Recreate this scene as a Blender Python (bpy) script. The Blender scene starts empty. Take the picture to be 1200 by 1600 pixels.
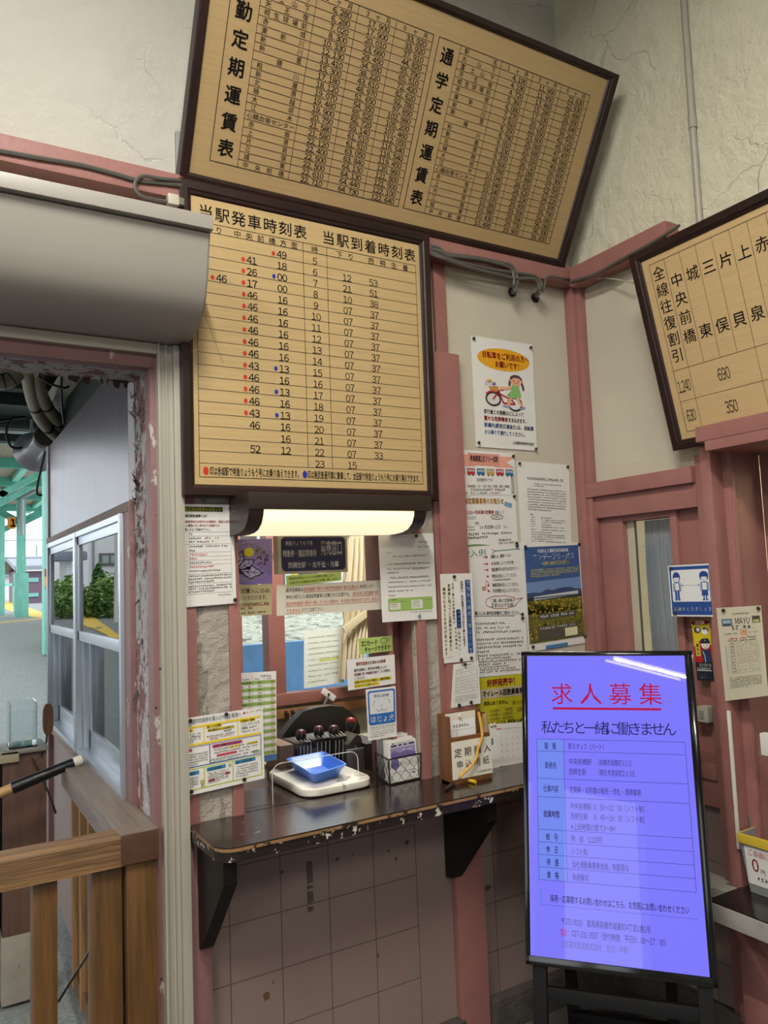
import bpy, bmesh, math, random
from mathutils import Vector, Matrix
R = math.radians
S = bpy.context.scene
COL = S.collection
# ---------------------------------------------------------------- camera
EYE = Vector((0, 0, 1.65)); FPX = 1212.0
YAW, PIT, ROL = R(30.74), R(4.86), R(-2.24)
fw = Vector((math.sin(YAW)*math.cos(PIT), math.cos(YAW)*math.cos(PIT), math.sin(PIT)))
_r = Vector((math.cos(YAW), -math.sin(YAW), 0)); _u = _r.cross(fw)
rt = _r*math.cos(ROL) + _u*math.sin(ROL); up = -_r*math.sin(ROL) + _u*math.cos(ROL)
cd = bpy.data.cameras.new('camera'); cam = bpy.data.objects.new('camera', cd); COL.objects.link(cam)
cd.sensor_fit = 'HORIZONTAL'; cd.sensor_width = 36; cd.lens = 36*FPX/1200; cd.clip_start = .02; cd.clip_end = 300
m = Matrix((rt, up, -fw)).transposed().to_4x4(); m.translation = EYE
cam.matrix_world = m; S.camera = cam
# ---------------------------------------------------------------- light
S.view_settings.view_transform = 'Standard'; S.view_settings.look = 'None'
S.view_settings.exposure = 0.0; S.view_settings.gamma = 1; S.view_settings.use_curve_mapping = False
try:
    S.cycles.use_denoising = True; S.cycles.max_bounces = 8; S.cycles.transparent_max_bounces = 16
    S.cycles.caustics_reflective = False; S.cycles.caustics_refractive = False; S.cycles.sample_clamp_indirect = 6
except Exception: pass
W_ = bpy.data.worlds.new('sky'); S.world = W_; W_.use_nodes = True
nt = W_.node_tree; nt.nodes.clear()
wo = nt.nodes.new('ShaderNodeOutputWorld'); bg = nt.nodes.new('ShaderNodeBackground')
tc = nt.nodes.new('ShaderNodeTexCoord'); nz = nt.nodes.new('ShaderNodeTexNoise'); cr = nt.nodes.new('ShaderNodeValToRGB')
nz.inputs['Scale'].default_value = 2.2; nz.inputs['Detail'].default_value = 5
cr.color_ramp.elements[0].position = .35; cr.color_ramp.elements[0].color = (.74, .84, .95, 1)
cr.color_ramp.elements[1].position = .62; cr.color_ramp.elements[1].color = (1, 1, 1, 1)
nt.links.new(tc.outputs['Generated'], nz.inputs['Vector']); nt.links.new(nz.outputs['Fac'], cr.inputs['Fac'])
nt.links.new(cr.outputs['Color'], bg.inputs['Color']); nt.links.new(bg.outputs[0], wo.inputs[0])
SKY = 2.6; bg.inputs['Strength'].default_value = SKY
def area(name, loc, sx, sy, power, col, rot=(0, 0, 0)):
    l = bpy.data.lights.new(name, 'AREA'); l.shape = 'RECTANGLE'; l.size = sx; l.size_y = sy; l.energy = power; l.color = col
    o = bpy.data.objects.new(name, l); o.location = loc; o.rotation_euler = rot; COL.objects.link(o); return o
HALL = 96.0
TUBE_COL = (1.0, .95, .86)
# the light of the ceiling tubes, then added fill for office and back room
TUBES = [(.15, .4), (-1.9, .2), (-4.2, -3.2), (-.2, -2.6)]   # ceiling fluorescent lamps, running along y
for x, y in TUBES: area('hall_tube_light', (x+.09, y, 4.07), .022, 1.2, HALL, TUBE_COL)
area('office_fill_light', (1.75, 3.35, 2.58), 1.2, .2, 50, (1, .96, .88))  # added fill light without a fixture, brightens the ticket office
area('back_room_fill_light', (3.2, .9, 2.68), .8, .3, 45, (1, .95, .8))  # added light with no lamp body, brightens the room behind the right wall
# ---------------------------------------------------------------- pixel -> plane helpers
D = 2.4; XB = 2.42
def ray(px, py): return (rt*((px-600)/FPX) - up*((py-800)/FPX) + fw)
def PY(px, py, y=D): r = ray(px, py); return EYE + r*(y/r.y)
def PX(px, py, x=XB): r = ray(px, py); return EYE + r*(x/r.x)
def PZ(px, py, z=0): r = ray(px, py); return EYE + r*((z-EYE.z)/r.z)
# ---------------------------------------------------------------- colour / materials
def lin(c):
    if isinstance(c, str): c = tuple(int(c[i:i+2], 16)/255 for i in (0, 2, 4))
    return tuple((v/12.92 if v <= .04045 else ((v+.055)/1.055)**2.4) for v in c)
_M = {}
def mat(name, col, rough=.6, metal=0, var=0, vscale=8, stretch=None, bump=0, bscale=40, bstretch=None, emit=0, spec=.5, coat=0, chips=None):
    """principled material: colour with noise variation, bump, optional chips (colour, scale, threshold)"""
    if name in _M: return _M[name]
    m = bpy.data.materials.new(name); m.use_nodes = True; t = m.node_tree; b = t.nodes['Principled BSDF']
    c = lin(col); L = t.links.new
    b.inputs['Base Color'].default_value = (*c, 1); b.inputs['Roughness'].default_value = rough; b.inputs['Metallic'].default_value = metal
    b.inputs['Specular IOR Level'].default_value = spec; b.inputs['Coat Weight'].default_value = coat; b.inputs['Coat Roughness'].default_value = .12
    if var or bump or chips:
        tcn = t.nodes.new('ShaderNodeTexCoord')
        def noise(scale, st, detail=6):
            mp = t.nodes.new('ShaderNodeMapping'); mp.inputs['Scale'].default_value = st or (1, 1, 1)
            n = t.nodes.new('ShaderNodeTexNoise'); n.inputs['Scale'].default_value = scale; n.inputs['Detail'].default_value = detail; n.inputs['Roughness'].default_value = .62
            L(tcn.outputs['Object'], mp.inputs['Vector']); L(mp.outputs[0], n.inputs['Vector']); return n.outputs['Fac']
        last = None
        if var:
            r = t.nodes.new('ShaderNodeValToRGB'); r.color_ramp.elements[0].position = .3; r.color_ramp.elements[1].position = .7
            r.color_ramp.elements[0].color = (*[v*(1-var) for v in c], 1); r.color_ramp.elements[1].color = (*[min(1, v*(1+var)) for v in c], 1)
            L(noise(vscale, stretch), r.inputs['Fac']); last = r.outputs['Color']
        h = None
        if bump: h = noise(bscale, bstretch or stretch, 8)
        if chips:
            for (cc, cs, th, *st) in chips:
                r = t.nodes.new('ShaderNodeValToRGB'); r.color_ramp.elements[0].position = th; r.color_ramp.elements[1].position = th+.02
                r.color_ramp.elements[0].color = (0, 0, 0, 1); r.color_ramp.elements[1].color = (1, 1, 1, 1)
                L(noise(cs, st[0] if st else None, 8), r.inputs['Fac'])
                mx = t.nodes.new('ShaderNodeMixRGB'); mx.inputs['Color1'].default_value = (*c, 1); mx.inputs['Color2'].default_value = (*lin(cc), 1)
                L(r.outputs['Color'], mx.inputs['Fac'])
                if last: L(last, mx.inputs['Color1'])
                last = mx.outputs[0]
        if last: L(last, b.inputs['Base Color'])
        if h:
            bp = t.nodes.new('ShaderNodeBump'); bp.inputs['Strength'].default_value = bump; bp.inputs['Distance'].default_value = .02
            L(h, bp.inputs['Height']); L(bp.outputs[0], b.inputs['Normal'])
    if emit:
        b.inputs['Emission Color'].default_value = (*c, 1); b.inputs['Emission Strength'].default_value = emit
    _M[name] = m; return m
def ink(c):  # a flat print colour
    return mat('ink_'+c, c, .65, spec=.25)
def glass(name, ior=1.45, tint=(1, 1, 1), rough=0.0):
    if name in _M: return _M[name]
    m = bpy.data.materials.new(name); m.use_nodes = True; t = m.node_tree; t.nodes.clear(); L = t.links.new
    o = t.nodes.new('ShaderNodeOutputMaterial'); mx = t.nodes.new('ShaderNodeMixShader'); fr = t.nodes.new('ShaderNodeFresnel'); fr.inputs['IOR'].default_value = ior
    tr = t.nodes.new('ShaderNodeBsdfTransparent'); tr.inputs['Color'].default_value = (*tint, 1); gl = t.nodes.new('ShaderNodeBsdfGlossy'); gl.inputs['Roughness'].default_value = rough
    L(fr.outputs[0], mx.inputs[0]); L(tr.outputs[0], mx.inputs[1]); L(gl.outputs[0], mx.inputs[2]); L(mx.outputs[0], o.inputs[0])
    _M[name] = m; return m
def plaster(name, col, dirt, bstr, crack):
    if name in _M: return _M[name]
    m = mat(name, col, .85, var=.07, vscale=1.6, bump=bstr, bscale=16, spec=.2, chips=dirt)
    for nd in m.node_tree.nodes:
        if nd.type == 'BUMP': nd.inputs['Distance'].default_value = .05
    if crack:
        t = m.node_tree; L = t.links.new; b = t.nodes['Principled BSDF']
        tcn = t.nodes.new('ShaderNodeTexCoord'); n = t.nodes.new('ShaderNodeTexNoise'); n.inputs['Scale'].default_value = 3; n.inputs['Detail'].default_value = 6
        ad = t.nodes.new('ShaderNodeMixRGB'); ad.blend_type = 'ADD'; ad.inputs[0].default_value = .45
        L(tcn.outputs['Object'], n.inputs['Vector']); L(tcn.outputs['Object'], ad.inputs[1]); L(n.outputs['Color'], ad.inputs[2])
        v = t.nodes.new('ShaderNodeTexVoronoi'); v.feature = 'DISTANCE_TO_EDGE'; v.inputs['Scale'].default_value = crack; L(ad.outputs[0], v.inputs['Vector'])
        r = t.nodes.new('ShaderNodeValToRGB'); r.color_ramp.elements[0].position = 0; r.color_ramp.elements[1].position = .014; L(v.outputs['Distance'], r.inputs['Fac'])
        n2 = t.nodes.new('ShaderNodeTexNoise'); n2.inputs['Scale'].default_value = 1.3; L(tcn.outputs['Object'], n2.inputs['Vector'])
        r2 = t.nodes.new('ShaderNodeValToRGB'); r2.color_ramp.elements[0].position = .50; r2.color_ramp.elements[1].position = .60; L(n2.outputs['Fac'], r2.inputs['Fac'])
        inv = t.nodes.new('ShaderNodeMixRGB'); inv.inputs[1].default_value = (1, 1, 1, 1); L(r2.outputs[0], inv.inputs[0]); L(r.outputs[0], inv.inputs[2])
        ob = b.inputs['Normal'].links[0].from_node; bp = t.nodes.new('ShaderNodeBump'); bp.inputs['Strength'].default_value = .55; bp.inputs['Distance'].default_value = .01
        L(inv.outputs[0], bp.inputs['Height']); L(ob.outputs[0], bp.inputs['Normal']); L(bp.outputs[0], b.inputs['Normal'])
    return m
# ---------------------------------------------------------------- mesh builder
ORG = {}
class MB:
    def __init__(s, M=None): s.v = []; s.f = []; s.mi = []; s.mats = []; s.M = M; s.cm = 0; s.bev = []
    def mat(s, m):
        if m not in s.mats: s.mats.append(m)
        s.cm = s.mats.index(m); return s
    def add(s, vs, fs, M=None):
        k = len(s.v)
        for p in vs:
            p = Vector(p)
            if M: p = M @ p
            if s.M: p = s.M @ p
            s.v.append(p)
        for f in fs: s.f.append([i+k for i in f]); s.mi.append(s.cm)
        return s
    def box(s, x0, y0, z0, x1, y1, z1, bev=0, M=None):
        if x0 > x1: x0, x1 = x1, x0
        if y0 > y1: y0, y1 = y1, y0
        if z0 > z1: z0, z1 = z1, z0
        if bev:
            bm = bmesh.new(); bmesh.ops.create_cube(bm, size=1)
            for v in bm.verts: v.co = Vector((x0+(v.co.x+.5)*(x1-x0), y0+(v.co.y+.5)*(y1-y0), z0+(v.co.z+.5)*(z1-z0)))
            bmesh.ops.bevel(bm, geom=bm.edges[:], offset=bev, segments=2, affect='EDGES', profile=.7)
            bm.verts.index_update(); s.add([v.co.copy() for v in bm.verts], [[v.index for v in f.verts] for f in bm.faces], M); bm.free(); return s
        return s.add([(x0,y0,z0),(x1,y0,z0),(x1,y1,z0),(x0,y1,z0),(x0,y0,z1),(x1,y0,z1),(x1,y1,z1),(x0,y1,z1)],
                     [(0,3,2,1),(4,5,6,7),(0,1,5,4),(1,2,6,5),(2,3,7,6),(3,0,4,7)], M)
    def prism(s, a, b):
        """two matching rings a, b of 3-D points -> closed solid"""
        n = len(a); return s.add(list(a)+list(b), [list(range(n))[::-1], list(range(n, 2*n))]+[(i,(i+1)%n,n+(i+1)%n,n+i) for i in range(n)])
    def extr(s, ring, d): d = Vector(d); return s.prism([Vector(p) for p in ring], [Vector(p)+d for p in ring])
    def tube(s, path, r, n=8, caps=True, rs=None):
        P = [Vector(p) for p in path]; rings = []; prev = None
        for i, p in enumerate(P):
            t = (P[min(i+1, len(P)-1)]-P[max(i-1, 0)]).normalized()
            if prev is None:
                a = Vector((0, 0, 1)) if abs(t.z) < .9 else Vector((1, 0, 0)); x = t.cross(a).normalized()
            else: x = (prev - t*prev.dot(t)).normalized()
            prev = x; y = t.cross(x); rr = rs[i] if rs else r
            rings.append([p+(x*math.cos(2*math.pi*k/n)+y*math.sin(2*math.pi*k/n))*rr for k in range(n)])
        vs = [v for g in rings for v in g]; fs = []
        for i in range(len(P)-1):
            for k in range(n): fs.append((i*n+k, i*n+(k+1)%n, (i+1)*n+(k+1)%n, (i+1)*n+k))
        if caps: fs += [list(range(n))[::-1], list(range((len(P)-1)*n, len(P)*n))]
        return s.add(vs, fs)
    def lathe(s, prof, M, n=20):
        vs = []; fs = []; m = len(prof)
        for k in range(n):
            a = 2*math.pi*k/n
            for (r, z) in prof: vs.append((r*math.cos(a), r*math.sin(a), z))
        for k in range(n):
            for i in range(m-1): fs.append((k*m+i, ((k+1)%n)*m+i, ((k+1)%n)*m+i+1, k*m+i+1))
        if prof[0][0] > 1e-6: fs.append([k*m for k in range(n)][::-1])
        if prof[-1][0] > 1e-6: fs.append([k*m+m-1 for k in range(n)])
        return s.add(vs, fs, M)
    def build(s, name, m=None, parent=None, loc=None, smooth=True, ang=35):
        if m is not None: s.mats = [m]; s.mi = [0]*len(s.f)
        if parent is not None: o0 = ORG[parent]
        elif loc is not None: o0 = Vector(loc)
        else:
            xs = [v.x for v in s.v]; ys = [v.y for v in s.v]; o0 = Vector(((min(xs)+max(xs))/2, (min(ys)+max(ys))/2, min(v.z for v in s.v)))
        me = bpy.data.meshes.new(name); me.from_pydata([v-o0 for v in s.v], [], s.f)
        for mm in s.mats: me.materials.append(mm)
        me.polygons.foreach_set('material_index', s.mi)
        if smooth:
            me.polygons.foreach_set('use_smooth', [True]*len(me.polygons)); me.set_sharp_from_angle(angle=R(ang))
        me.update()
        o = bpy.data.objects.new(name, me); COL.objects.link(o); ORG[o] = o0
        if parent is not None: o.parent = parent
        else: o.location = o0
        return o
def tag(o, label=None, cat=None, group=None, kind=None):
    if label: o['label'] = label
    if cat: o['category'] = cat
    if group: o['group'] = group
    if kind: o['kind'] = kind
    return o
def thing(name, label, cat, loc, group=None):
    o = bpy.data.objects.new(name, None); COL.objects.link(o); o.empty_display_size = .05; o.location = loc; ORG[o] = Vector(loc)
    return tag(o, label, cat, group)
def struct(name, mb, m=None): return tag(mb.build(name, m), kind='structure')
def copy_tree(o, d, parent=None):
    c = o.copy(); COL.objects.link(c); ORG[c] = ORG[o]+Vector(d)
    if parent is None: c.location = Vector(o.location)+Vector(d)
    else: c.parent = parent
    for ch in o.children: copy_tree(ch, d, c)
    return c
def frame_M(o, x, y):  # matrix: local x, y, normal z
    x = Vector(x).normalized(); y = Vector(y); y = (y-x*y.dot(x)).normalized(); z = x.cross(y)
    m = Matrix((x, y, z)).transposed().to_4x4(); m.translation = Vector(o); return m
def along(p, d):  # matrix whose z points along d
    d = Vector(d).normalized(); q = d.to_track_quat('Z', 'Y'); m = q.to_matrix().to_4x4(); m.translation = Vector(p); return m
# ---------------------------------------------------------------- lettering
_G = {}; _fc = bpy.data.curves.new('glyphs', 'FONT'); _fc.resolution_u = 2; _fo = bpy.data.objects.new('glyphs', _fc)
def _mesh(body, off):
    _fc.body = body; _fc.offset = off
    me = bpy.data.meshes.new_from_object(_fo)
    v = [(q.co.x, q.co.y) for q in me.vertices]; f = [list(p.vertices) for p in me.polygons]; bpy.data.meshes.remove(me); return v, f
_bar = max(x for x, y in _mesh('|', 0)[0])
def glyph(c, bold=0):
    if c not in _G:
        if c in ' 　': _G[c] = ([], [], .28 if c == ' ' else 1.0)
        elif c.isascii() and (c.isalnum() or c == '-'):   # proportional figures and letters from the wide set
            v, f = _mesh(chr(ord(c)+0xFEE0) if c != '-' else '−', 0); a = min(x for x, y in v); b = max(x for x, y in v); w = .55 if (c.isdigit()) else (.36 if c == '-' else b-a+.09)
            k = .8 if c == '-' else 1
            _G[c] = ([((x-(a+b)/2)*(.45 if c == '-' else 1)+w/2, y) for x, y in v], f, w)
        else:
            v, f = _mesh(c, 0); w = max(x for x, y in _mesh(c+'|', 0)[0])-_bar; _G[c] = (v, f, w)
    return _G[c]
class Sheet:
    """a flat printed thing given by its four corners (TL, TR, BR, BL); all drawing in fractions of width / height"""
    def __init__(s, TL, TR, BR, BL, lift=.00035):
        s.c = [Vector(p) for p in (TL, TR, BR, BL)]; s.W = (s.c[1]-s.c[0]).length; s.H = (s.c[3]-s.c[0]).length
        s.n = (s.c[3]-s.c[0]).cross(s.c[1]-s.c[0]).normalized(); s.k = s.W/s.H; s.q = []; s.lift = lift; s.rnd = random.Random(7)
        s.n = s.n if s.n.dot(EYE-s.c[0]) > 0 else -s.n
    def at(s, u, v, h=0):
        a, b, c, d = s.c; return (a*(1-u)+b*u)*(1-v) + (d*(1-u)+c*u)*v + s.n*h
    def poly(s, pts, col, lev=1, tri=None): s.q.append((pts, tri or [list(range(len(pts)))], col, lev)); return s
    def rect(s, x0, y0, x1, y1, col, lev=1): return s.poly([(x0, y0), (x1, y0), (x1, y1), (x0, y1)], col, lev)
    def line(s, x0, y0, x1, y1, w, col, lev=2):  # w: fraction of the width
        dx, dy = (x1-x0)*s.k, y1-y0; l = math.hypot(dx, dy) or 1; nx, ny = -dy/l*w*s.k/2, dx/l*w*s.k/2
        return s.poly([(x0+nx/s.k, y0+ny), (x1+nx/s.k, y1+ny), (x1-nx/s.k, y1-ny), (x0-nx/s.k, y0-ny)], col, lev)
    def path(s, pts, w, col, lev=2):
        for a, b in zip(pts, pts[1:]): s.line(*a, *b, w, col, lev)
        return s
    def ell(s, x, y, rx, ry, col, lev=1, a0=0, a1=360, n=24):
        p = [(x+rx*math.cos(R(a0+(a1-a0)*i/n)), y+ry*math.sin(R(a0+(a1-a0)*i/n))) for i in range(n+(0 if a1-a0 == 360 else 1))]; return s.poly(p, col, lev)
    def arc(s, x, y, rx, ry, w, col, lev=2, a0=0, a1=360, n=28):
        return s.path([(x+rx*math.cos(R(a0+(a1-a0)*i/n)), y+ry*math.sin(R(a0+(a1-a0)*i/n))) for i in range(n+1)], w, col, lev)
    def rrect(s, x0, y0, x1, y1, r, col, lev=1):
        p = []; rx, ry = r, r*s.k
        for cx, cy, a in ((x1-rx, y0+ry, -90), (x1-rx, y1-ry, 0), (x0+rx, y1-ry, 90), (x0+rx, y0+ry, 180)):
            p += [(cx+rx*math.cos(R(a+t*15)), cy+ry*math.sin(R(a+t*15))) for t in range(7)]
        return s.poly(p, col, lev)
    def text(s, t, x, y, h, col, x1=None, bold=0, al='l', lev=3, rot=0):
        em = h/.92; g = [glyph(c, bold) for c in t]; tot = sum(a[2] for a in g); sx = em/s.k
        if x1 is not None: sx = (x1-x)/tot
        elif al == 'c': x -= tot*sx/2
        elif al == 'r': x -= tot*sx
        pos = 0
        for v, f, w in g:
            for ox, oy in ([(0, 0)] if not bold else [(-bold, 0), (bold, 0), (0, bold), (0, -bold)]) if v else ():
                pts = []
                for (a, b) in v:
                    X = (pos+a+ox)*sx; Y = -(b+oy-.37)*em
                    if rot: X, Y = X*math.cos(rot)-Y*math.sin(rot)/s.k, X*s.k*math.sin(rot)+Y*math.cos(rot)
                    pts.append((x+X, y+Y))
                s.poly(pts, col, lev, f)
            pos += w
        return s
    def spread(s, t, x0, x1, y, h, col, bold=0, lev=3):
        n = len(t)
        for i, c in enumerate(t): s.text(c, x0+(x1-x0)*i/max(1, n-1), y, h, col, bold=bold, al='c', lev=lev)
        return s
    def vtext(s, t, x, y0, y1, h, col, bold=0, lev=3, wd=None):
        n = len(t)
        for i, c in enumerate(t):
            yy = y0+(y1-y0)*i/max(1, n-1)
            if c in 'ー〜': s.line(x, yy-h*.4, x, yy+h*.4, .012, col, lev)
            elif wd: s.text(c, x-wd/2, yy, h, col, x1=x+wd/2, bold=bold, lev=lev)
            else: s.text(c, x, yy, h, col, bold=bold, al='c', lev=lev)
        return s
    def marks(s, x0, x1, y, h, col='333333', fill=.9, slope=0, lev=3, vert=False):
        """print too small to read in the photograph: little character-like strokes"""
        r = s.rnd; cw = h/s.k*1.02; x = x0
        if vert:
            cw = h
            while x < x1:
                if r.random() < fill:
                    for _ in range(3):
                        a = r.uniform(-.4, .1)*h/s.k; b = a+r.uniform(.3, .5)*h/s.k; yy = x+r.uniform(.1, .8)*h; s.rect(y+a, yy, y+b, yy+.14*h, col, lev)
                    a = y+r.uniform(-.3, .3)*h/s.k; s.rect(a-.06*h/s.k, x+.1*h, a+.06*h/s.k, x+.9*h, col, lev)
                x += cw*1.05
            return s
        while x+cw <= x1+1e-6:
            if r.random() < fill:
                for _ in range(3):
                    yy = y+r.uniform(-.48, .36)*h+slope*(x-x0); a = x+r.uniform(.02, .3)*cw; s.rect(a, yy, min(a+r.uniform(.4, .7)*cw, x+cw*.96), yy+.15*h, col, lev)
                a = x+r.uniform(.15, .75)*cw; yy = y+slope*(x-x0); s.rect(a, yy-.45*h, a+.13*cw, yy+.45*h, col, lev); a = x+r.uniform(.05, .8)*cw; z_ = r.uniform(-.4, .1)*h; s.rect(a, yy+z_, a+.12*cw, yy+z_+.4*h, col, lev)
            x += cw
        return s
    def block(s, x0, y0, x1, y1, n, col='333333', h=None, last=.6, fill=.92):
        d = (y1-y0)/n; h = h or d*.6
        for i in range(n): s.marks(x0, x1 if i < n-1 else x0+(x1-x0)*last, y0+d*(i+.5), h, col, fill)
        return s
    def draw(s, mb):
        for pts, tri, col, lev in s.q:
            mb.mat(ink(col) if isinstance(col, str) else col)
            mb.add([s.at(u, v, s.lift*(lev+.6)) for u, v in pts], tri)
        return mb
    def mesh(s, base, th=.0009):
        mb = MB(); mb.mat(base); a = [s.at(u, v, 0) for u, v in ((0, 0), (1, 0), (1, 1), (0, 1))]; mb.prism([p-s.n*th for p in a], a); return s.draw(mb)
    def build(s, name, base, parent=None, th=.0009): return s.mesh(base, th).build(name, None, parent, smooth=False)
PAPER = mat('paper', 'd6d5d0', .8, var=.03, vscale=14, spec=.2)
PAPERW = mat('paper_cream', 'd8d3c4', .8, var=.03, vscale=14, spec=.2)
PIN = mat('pin', '2a2120', .35)
PINW = mat('pin_white', 'cfcabc', .35)
def pins(s, o, uvs, m=None, r=.0062):
    for u, v in uvs:
        MB().lathe([(r*.55, 0), (r*.6, .004), (r, .005), (r, .0085), (r*.75, .0105), (0, .011)], along(s.at(u, v, .0005), s.n), 14).build('thumbtack', m or PIN, o)
def notice(name, label, cat, corners, base=None, group=None, th=.0009):
    return Sheet(*corners), (name, label, cat, base or PAPER, group, th)
def finish(s, d, tacks=(), pm=None, r=.0062):
    name, label, cat, base, group, th = d
    o = s.build(name, base, None, th); tag(o, label, cat, group); pins(s, o, tacks, pm, r); return o
def qA(tl, tr, br, bl, y): return [PY(*p, y) for p in (tl, tr, br, bl)]
def qB(tl, tr, br, bl, x): return [PX(*p, x) for p in (tl, tr, br, bl)]
# ================================================================ the setting
PINK = mat('pink_timber', '94655f', .5, var=.10, vscale=9, bump=.12, bscale=60, chips=[('4a2a28', 60, .70), ('b98d86', 34, .705)])
PINKD = mat('pink_timber_worn', '7c5a58', .55, var=.10, vscale=9, bump=.2, bscale=50, chips=[('a9a29a', 12, .63, (1, 1, .5)), ('4a2a28', 48, .68)])
PEEL = mat('peeling_paint', 'aaa5a2', .7, var=.10, vscale=22, bump=.9, bscale=42, chips=[('7a4f4b', 15, .53, (1, 1, .45)), ('33201e', 38, .60, (1, 1, .6)), ('c8c6c2', 30, .64)])
WHITEW = plaster('plaster_hall', 'bdbbb2', [('8d8a84', 70, .74)], .35, 2.4)
CREAM = plaster('plaster_cream', 'bbb5a4', [('6f675b', 26, .755)], .14, 0)
WARMW = plaster('plaster_warm', 'd2cfb9', [('8e8a78', 60, .74)], .55, 2.8)
PEELW = plaster('plaster_strip', 'a8a196', [('8b857a', 12, .58, (1, 1, .3)), ('5f5a52', 40, .70)], .6, 0)
CONC = mat('concrete', '4c4640', .9, var=.25, vscale=14, bump=.8, bscale=60)
FLOORM = mat('hall_floor', '565350', .75, var=.18, vscale=9, bump=.25, bscale=70)
def tile_mat():
    m = mat('painted_tile', '85736c', .48, var=.06, vscale=3, bump=.06, bscale=40, chips=[('6b4a36', 14, .755), ('b09a94', 38, .735)])
    t = m.node_tree; L = t.links.new; b = t.nodes['Principled BSDF']; tcn = t.nodes.new('ShaderNodeTexCoord')
    br = t.nodes.new('ShaderNodeTexBrick'); br.offset = 0; br.inputs['Scale'].default_value = 1; br.inputs['Brick Width'].default_value = .171; br.inputs['Row Height'].default_value = .172
    br.inputs['Mortar Size'].default_value = .0016; br.inputs['Color1'].default_value = br.inputs['Color2'].default_value = (1, 1, 1, 1); br.inputs['Mortar'].default_value = (.32, .30, .30, 1)
    sp = t.nodes.new('ShaderNodeSeparateXYZ'); cb = t.nodes.new('ShaderNodeCombineXYZ'); ad = t.nodes.new('ShaderNodeMath'); ad.operation = 'ADD'
    L(tcn.outputs['Object'], sp.inputs[0]); L(sp.outputs['X'], ad.inputs[0]); L(sp.outputs['Y'], ad.inputs[1]); L(ad.outputs[0], cb.inputs[0]); L(sp.outputs['Z'], cb.inputs[1])
    L(cb.outputs[0], br.inputs['Vector']); mx = t.nodes.new('ShaderNodeMixRGB'); mx.blend_type = 'MULTIPLY'; mx.inputs[0].default_value = 1
    L(b.inputs['Base Color'].links[0].from_socket, mx.inputs[1]); L(br.outputs['Color'], mx.inputs[2]); L(mx.outputs[0], b.inputs['Base Color']); return m
TILE = tile_mat()
FLAT = mat('painted_board', '85736c', .5, var=.06, vscale=3, bump=.06, bscale=40, chips=[('b09a94', 38, .73)])
XD = .60     # right jamb of the doorway
# floor, ceiling and the far walls of the hall
struct('floor', MB().box(-7.2, -6.7, -.12, 3.9, 2.62, 0), FLOORM)
struct('ceiling', MB().box(-7.2, -6.7, 4.3, 2.6, 2.6, 4.4), mat('ceiling_board', 'b5b2a6', .8, var=.05))
mb = MB()   # left wall with two tall glazed openings
for y0, y1, z0, z1 in ((-6.7, -5.2, 0, 4.3), (-3.7, -3.2, 0, 4.3), (-1.2, 2.6, 0, 4.3), (-5.2, -3.7, 3.0, 4.3), (-3.2, -1.2, 3.0, 4.3), (-5.2, -3.7, 0, .45), (-3.2, -1.2, 0, .1)): mb.box(-7.2, y0, z0, -7.0, y1, z1)
struct('wall_left', mb, WHITEW)
mb = MB()   # back wall with the entrance
for x0, x1, z0, z1 in ((-7.0, -3.2, 0, 4.3), (-1.2, 2.42, 0, 4.3), (-3.2, -1.2, 2.8, 4.3)): mb.box(x0, -6.7, z0, x1, -6.5, z1)
struct('wall_back', mb, WHITEW)
# wall with the ticket window (front face y = D)
mb = MB(); Y1 = 2.6
mb.mat(WHITEW).box(-7.0, D, 2.905, XB+.15, Y1, 4.3).box(-7.0, D, 2.36, XD+.02, Y1, 2.905)
mb.mat(CREAM).box(XD+.02, D, 1.86, .866, Y1, 2.905).box(.866, D, 1.86, 1.54, Y1, 2.905).box(1.54, D, .90, XB+.15, Y1, 2.905).box(XD+.02, D, .90, .866, Y1, 1.86)
mb.mat(TILE).box(XD+.02, D, 0, 1.505, Y1, .90)
mb.mat(FLAT).box(1.505, D, 0, 1.68, Y1, .90)
mb.mat(TILE).box(1.68, D, 0, XB+.15, Y1, .90)
mb.mat(PINKD).box(-7.0, D, 0, -1.25, Y1, 2.36)
STN1 = mat('tape_residue', '4d443c', .7, var=.3, vscale=30); STN2 = mat('bare_wood_chip', '5b4128', .7); rc = random.Random(11)
def chip(px, py, rx, ry, m, n=9, y=D-.0006):
    c = PY(px, py, y); mb.mat(m).add([c+Vector((rx*rc.uniform(.55, 1.1)*math.cos(2*math.pi*k/n), 0, ry*rc.uniform(.55, 1.1)*math.sin(2*math.pi*k/n))) for k in range(n)], [list(range(n))[::-1]])
q0 = PY(478, 1346, D-.0006); q1 = PY(492, 1425, D-.0006)
for a_, b_ in ((0, .44), (.46, .55), (.57, .82), (.86, .98)):
    z0 = q0.z+(q1.z-q0.z)*a_; z1 = q0.z+(q1.z-q0.z)*b_; mb.mat(STN1).add([(q0.x, D-.0006, z0), (q0.x+.022, D-.0006, z0-.004), (q0.x+.024, D-.0006, z1+.004), (q0.x+.002, D-.0006, z1)], [(3, 2, 1, 0)])
for a_ in ((416, 1557, .014, .016, STN2), (441, 1362, .007, .008, STN1), (527, 1342, .008, .008, STN1), (607, 1330, .007, .006, STN1), (619, 1342, .006, .010, STN1), (636, 1316, .012, .010, STN2), (591, 1493, .004, .010, STN1), (552, 1335, .006, .004, STN1), (427, 1535, .004, .004, STN1), (648, 1514, .009, .013, mat('chip_green', '77807a', .7)), (763, 1387, .018, .010, STN1)): chip(*a_)
o = mb.build('wall_front', None, None, loc=(.647, D, .088)); tag(o, kind='structure')
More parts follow.
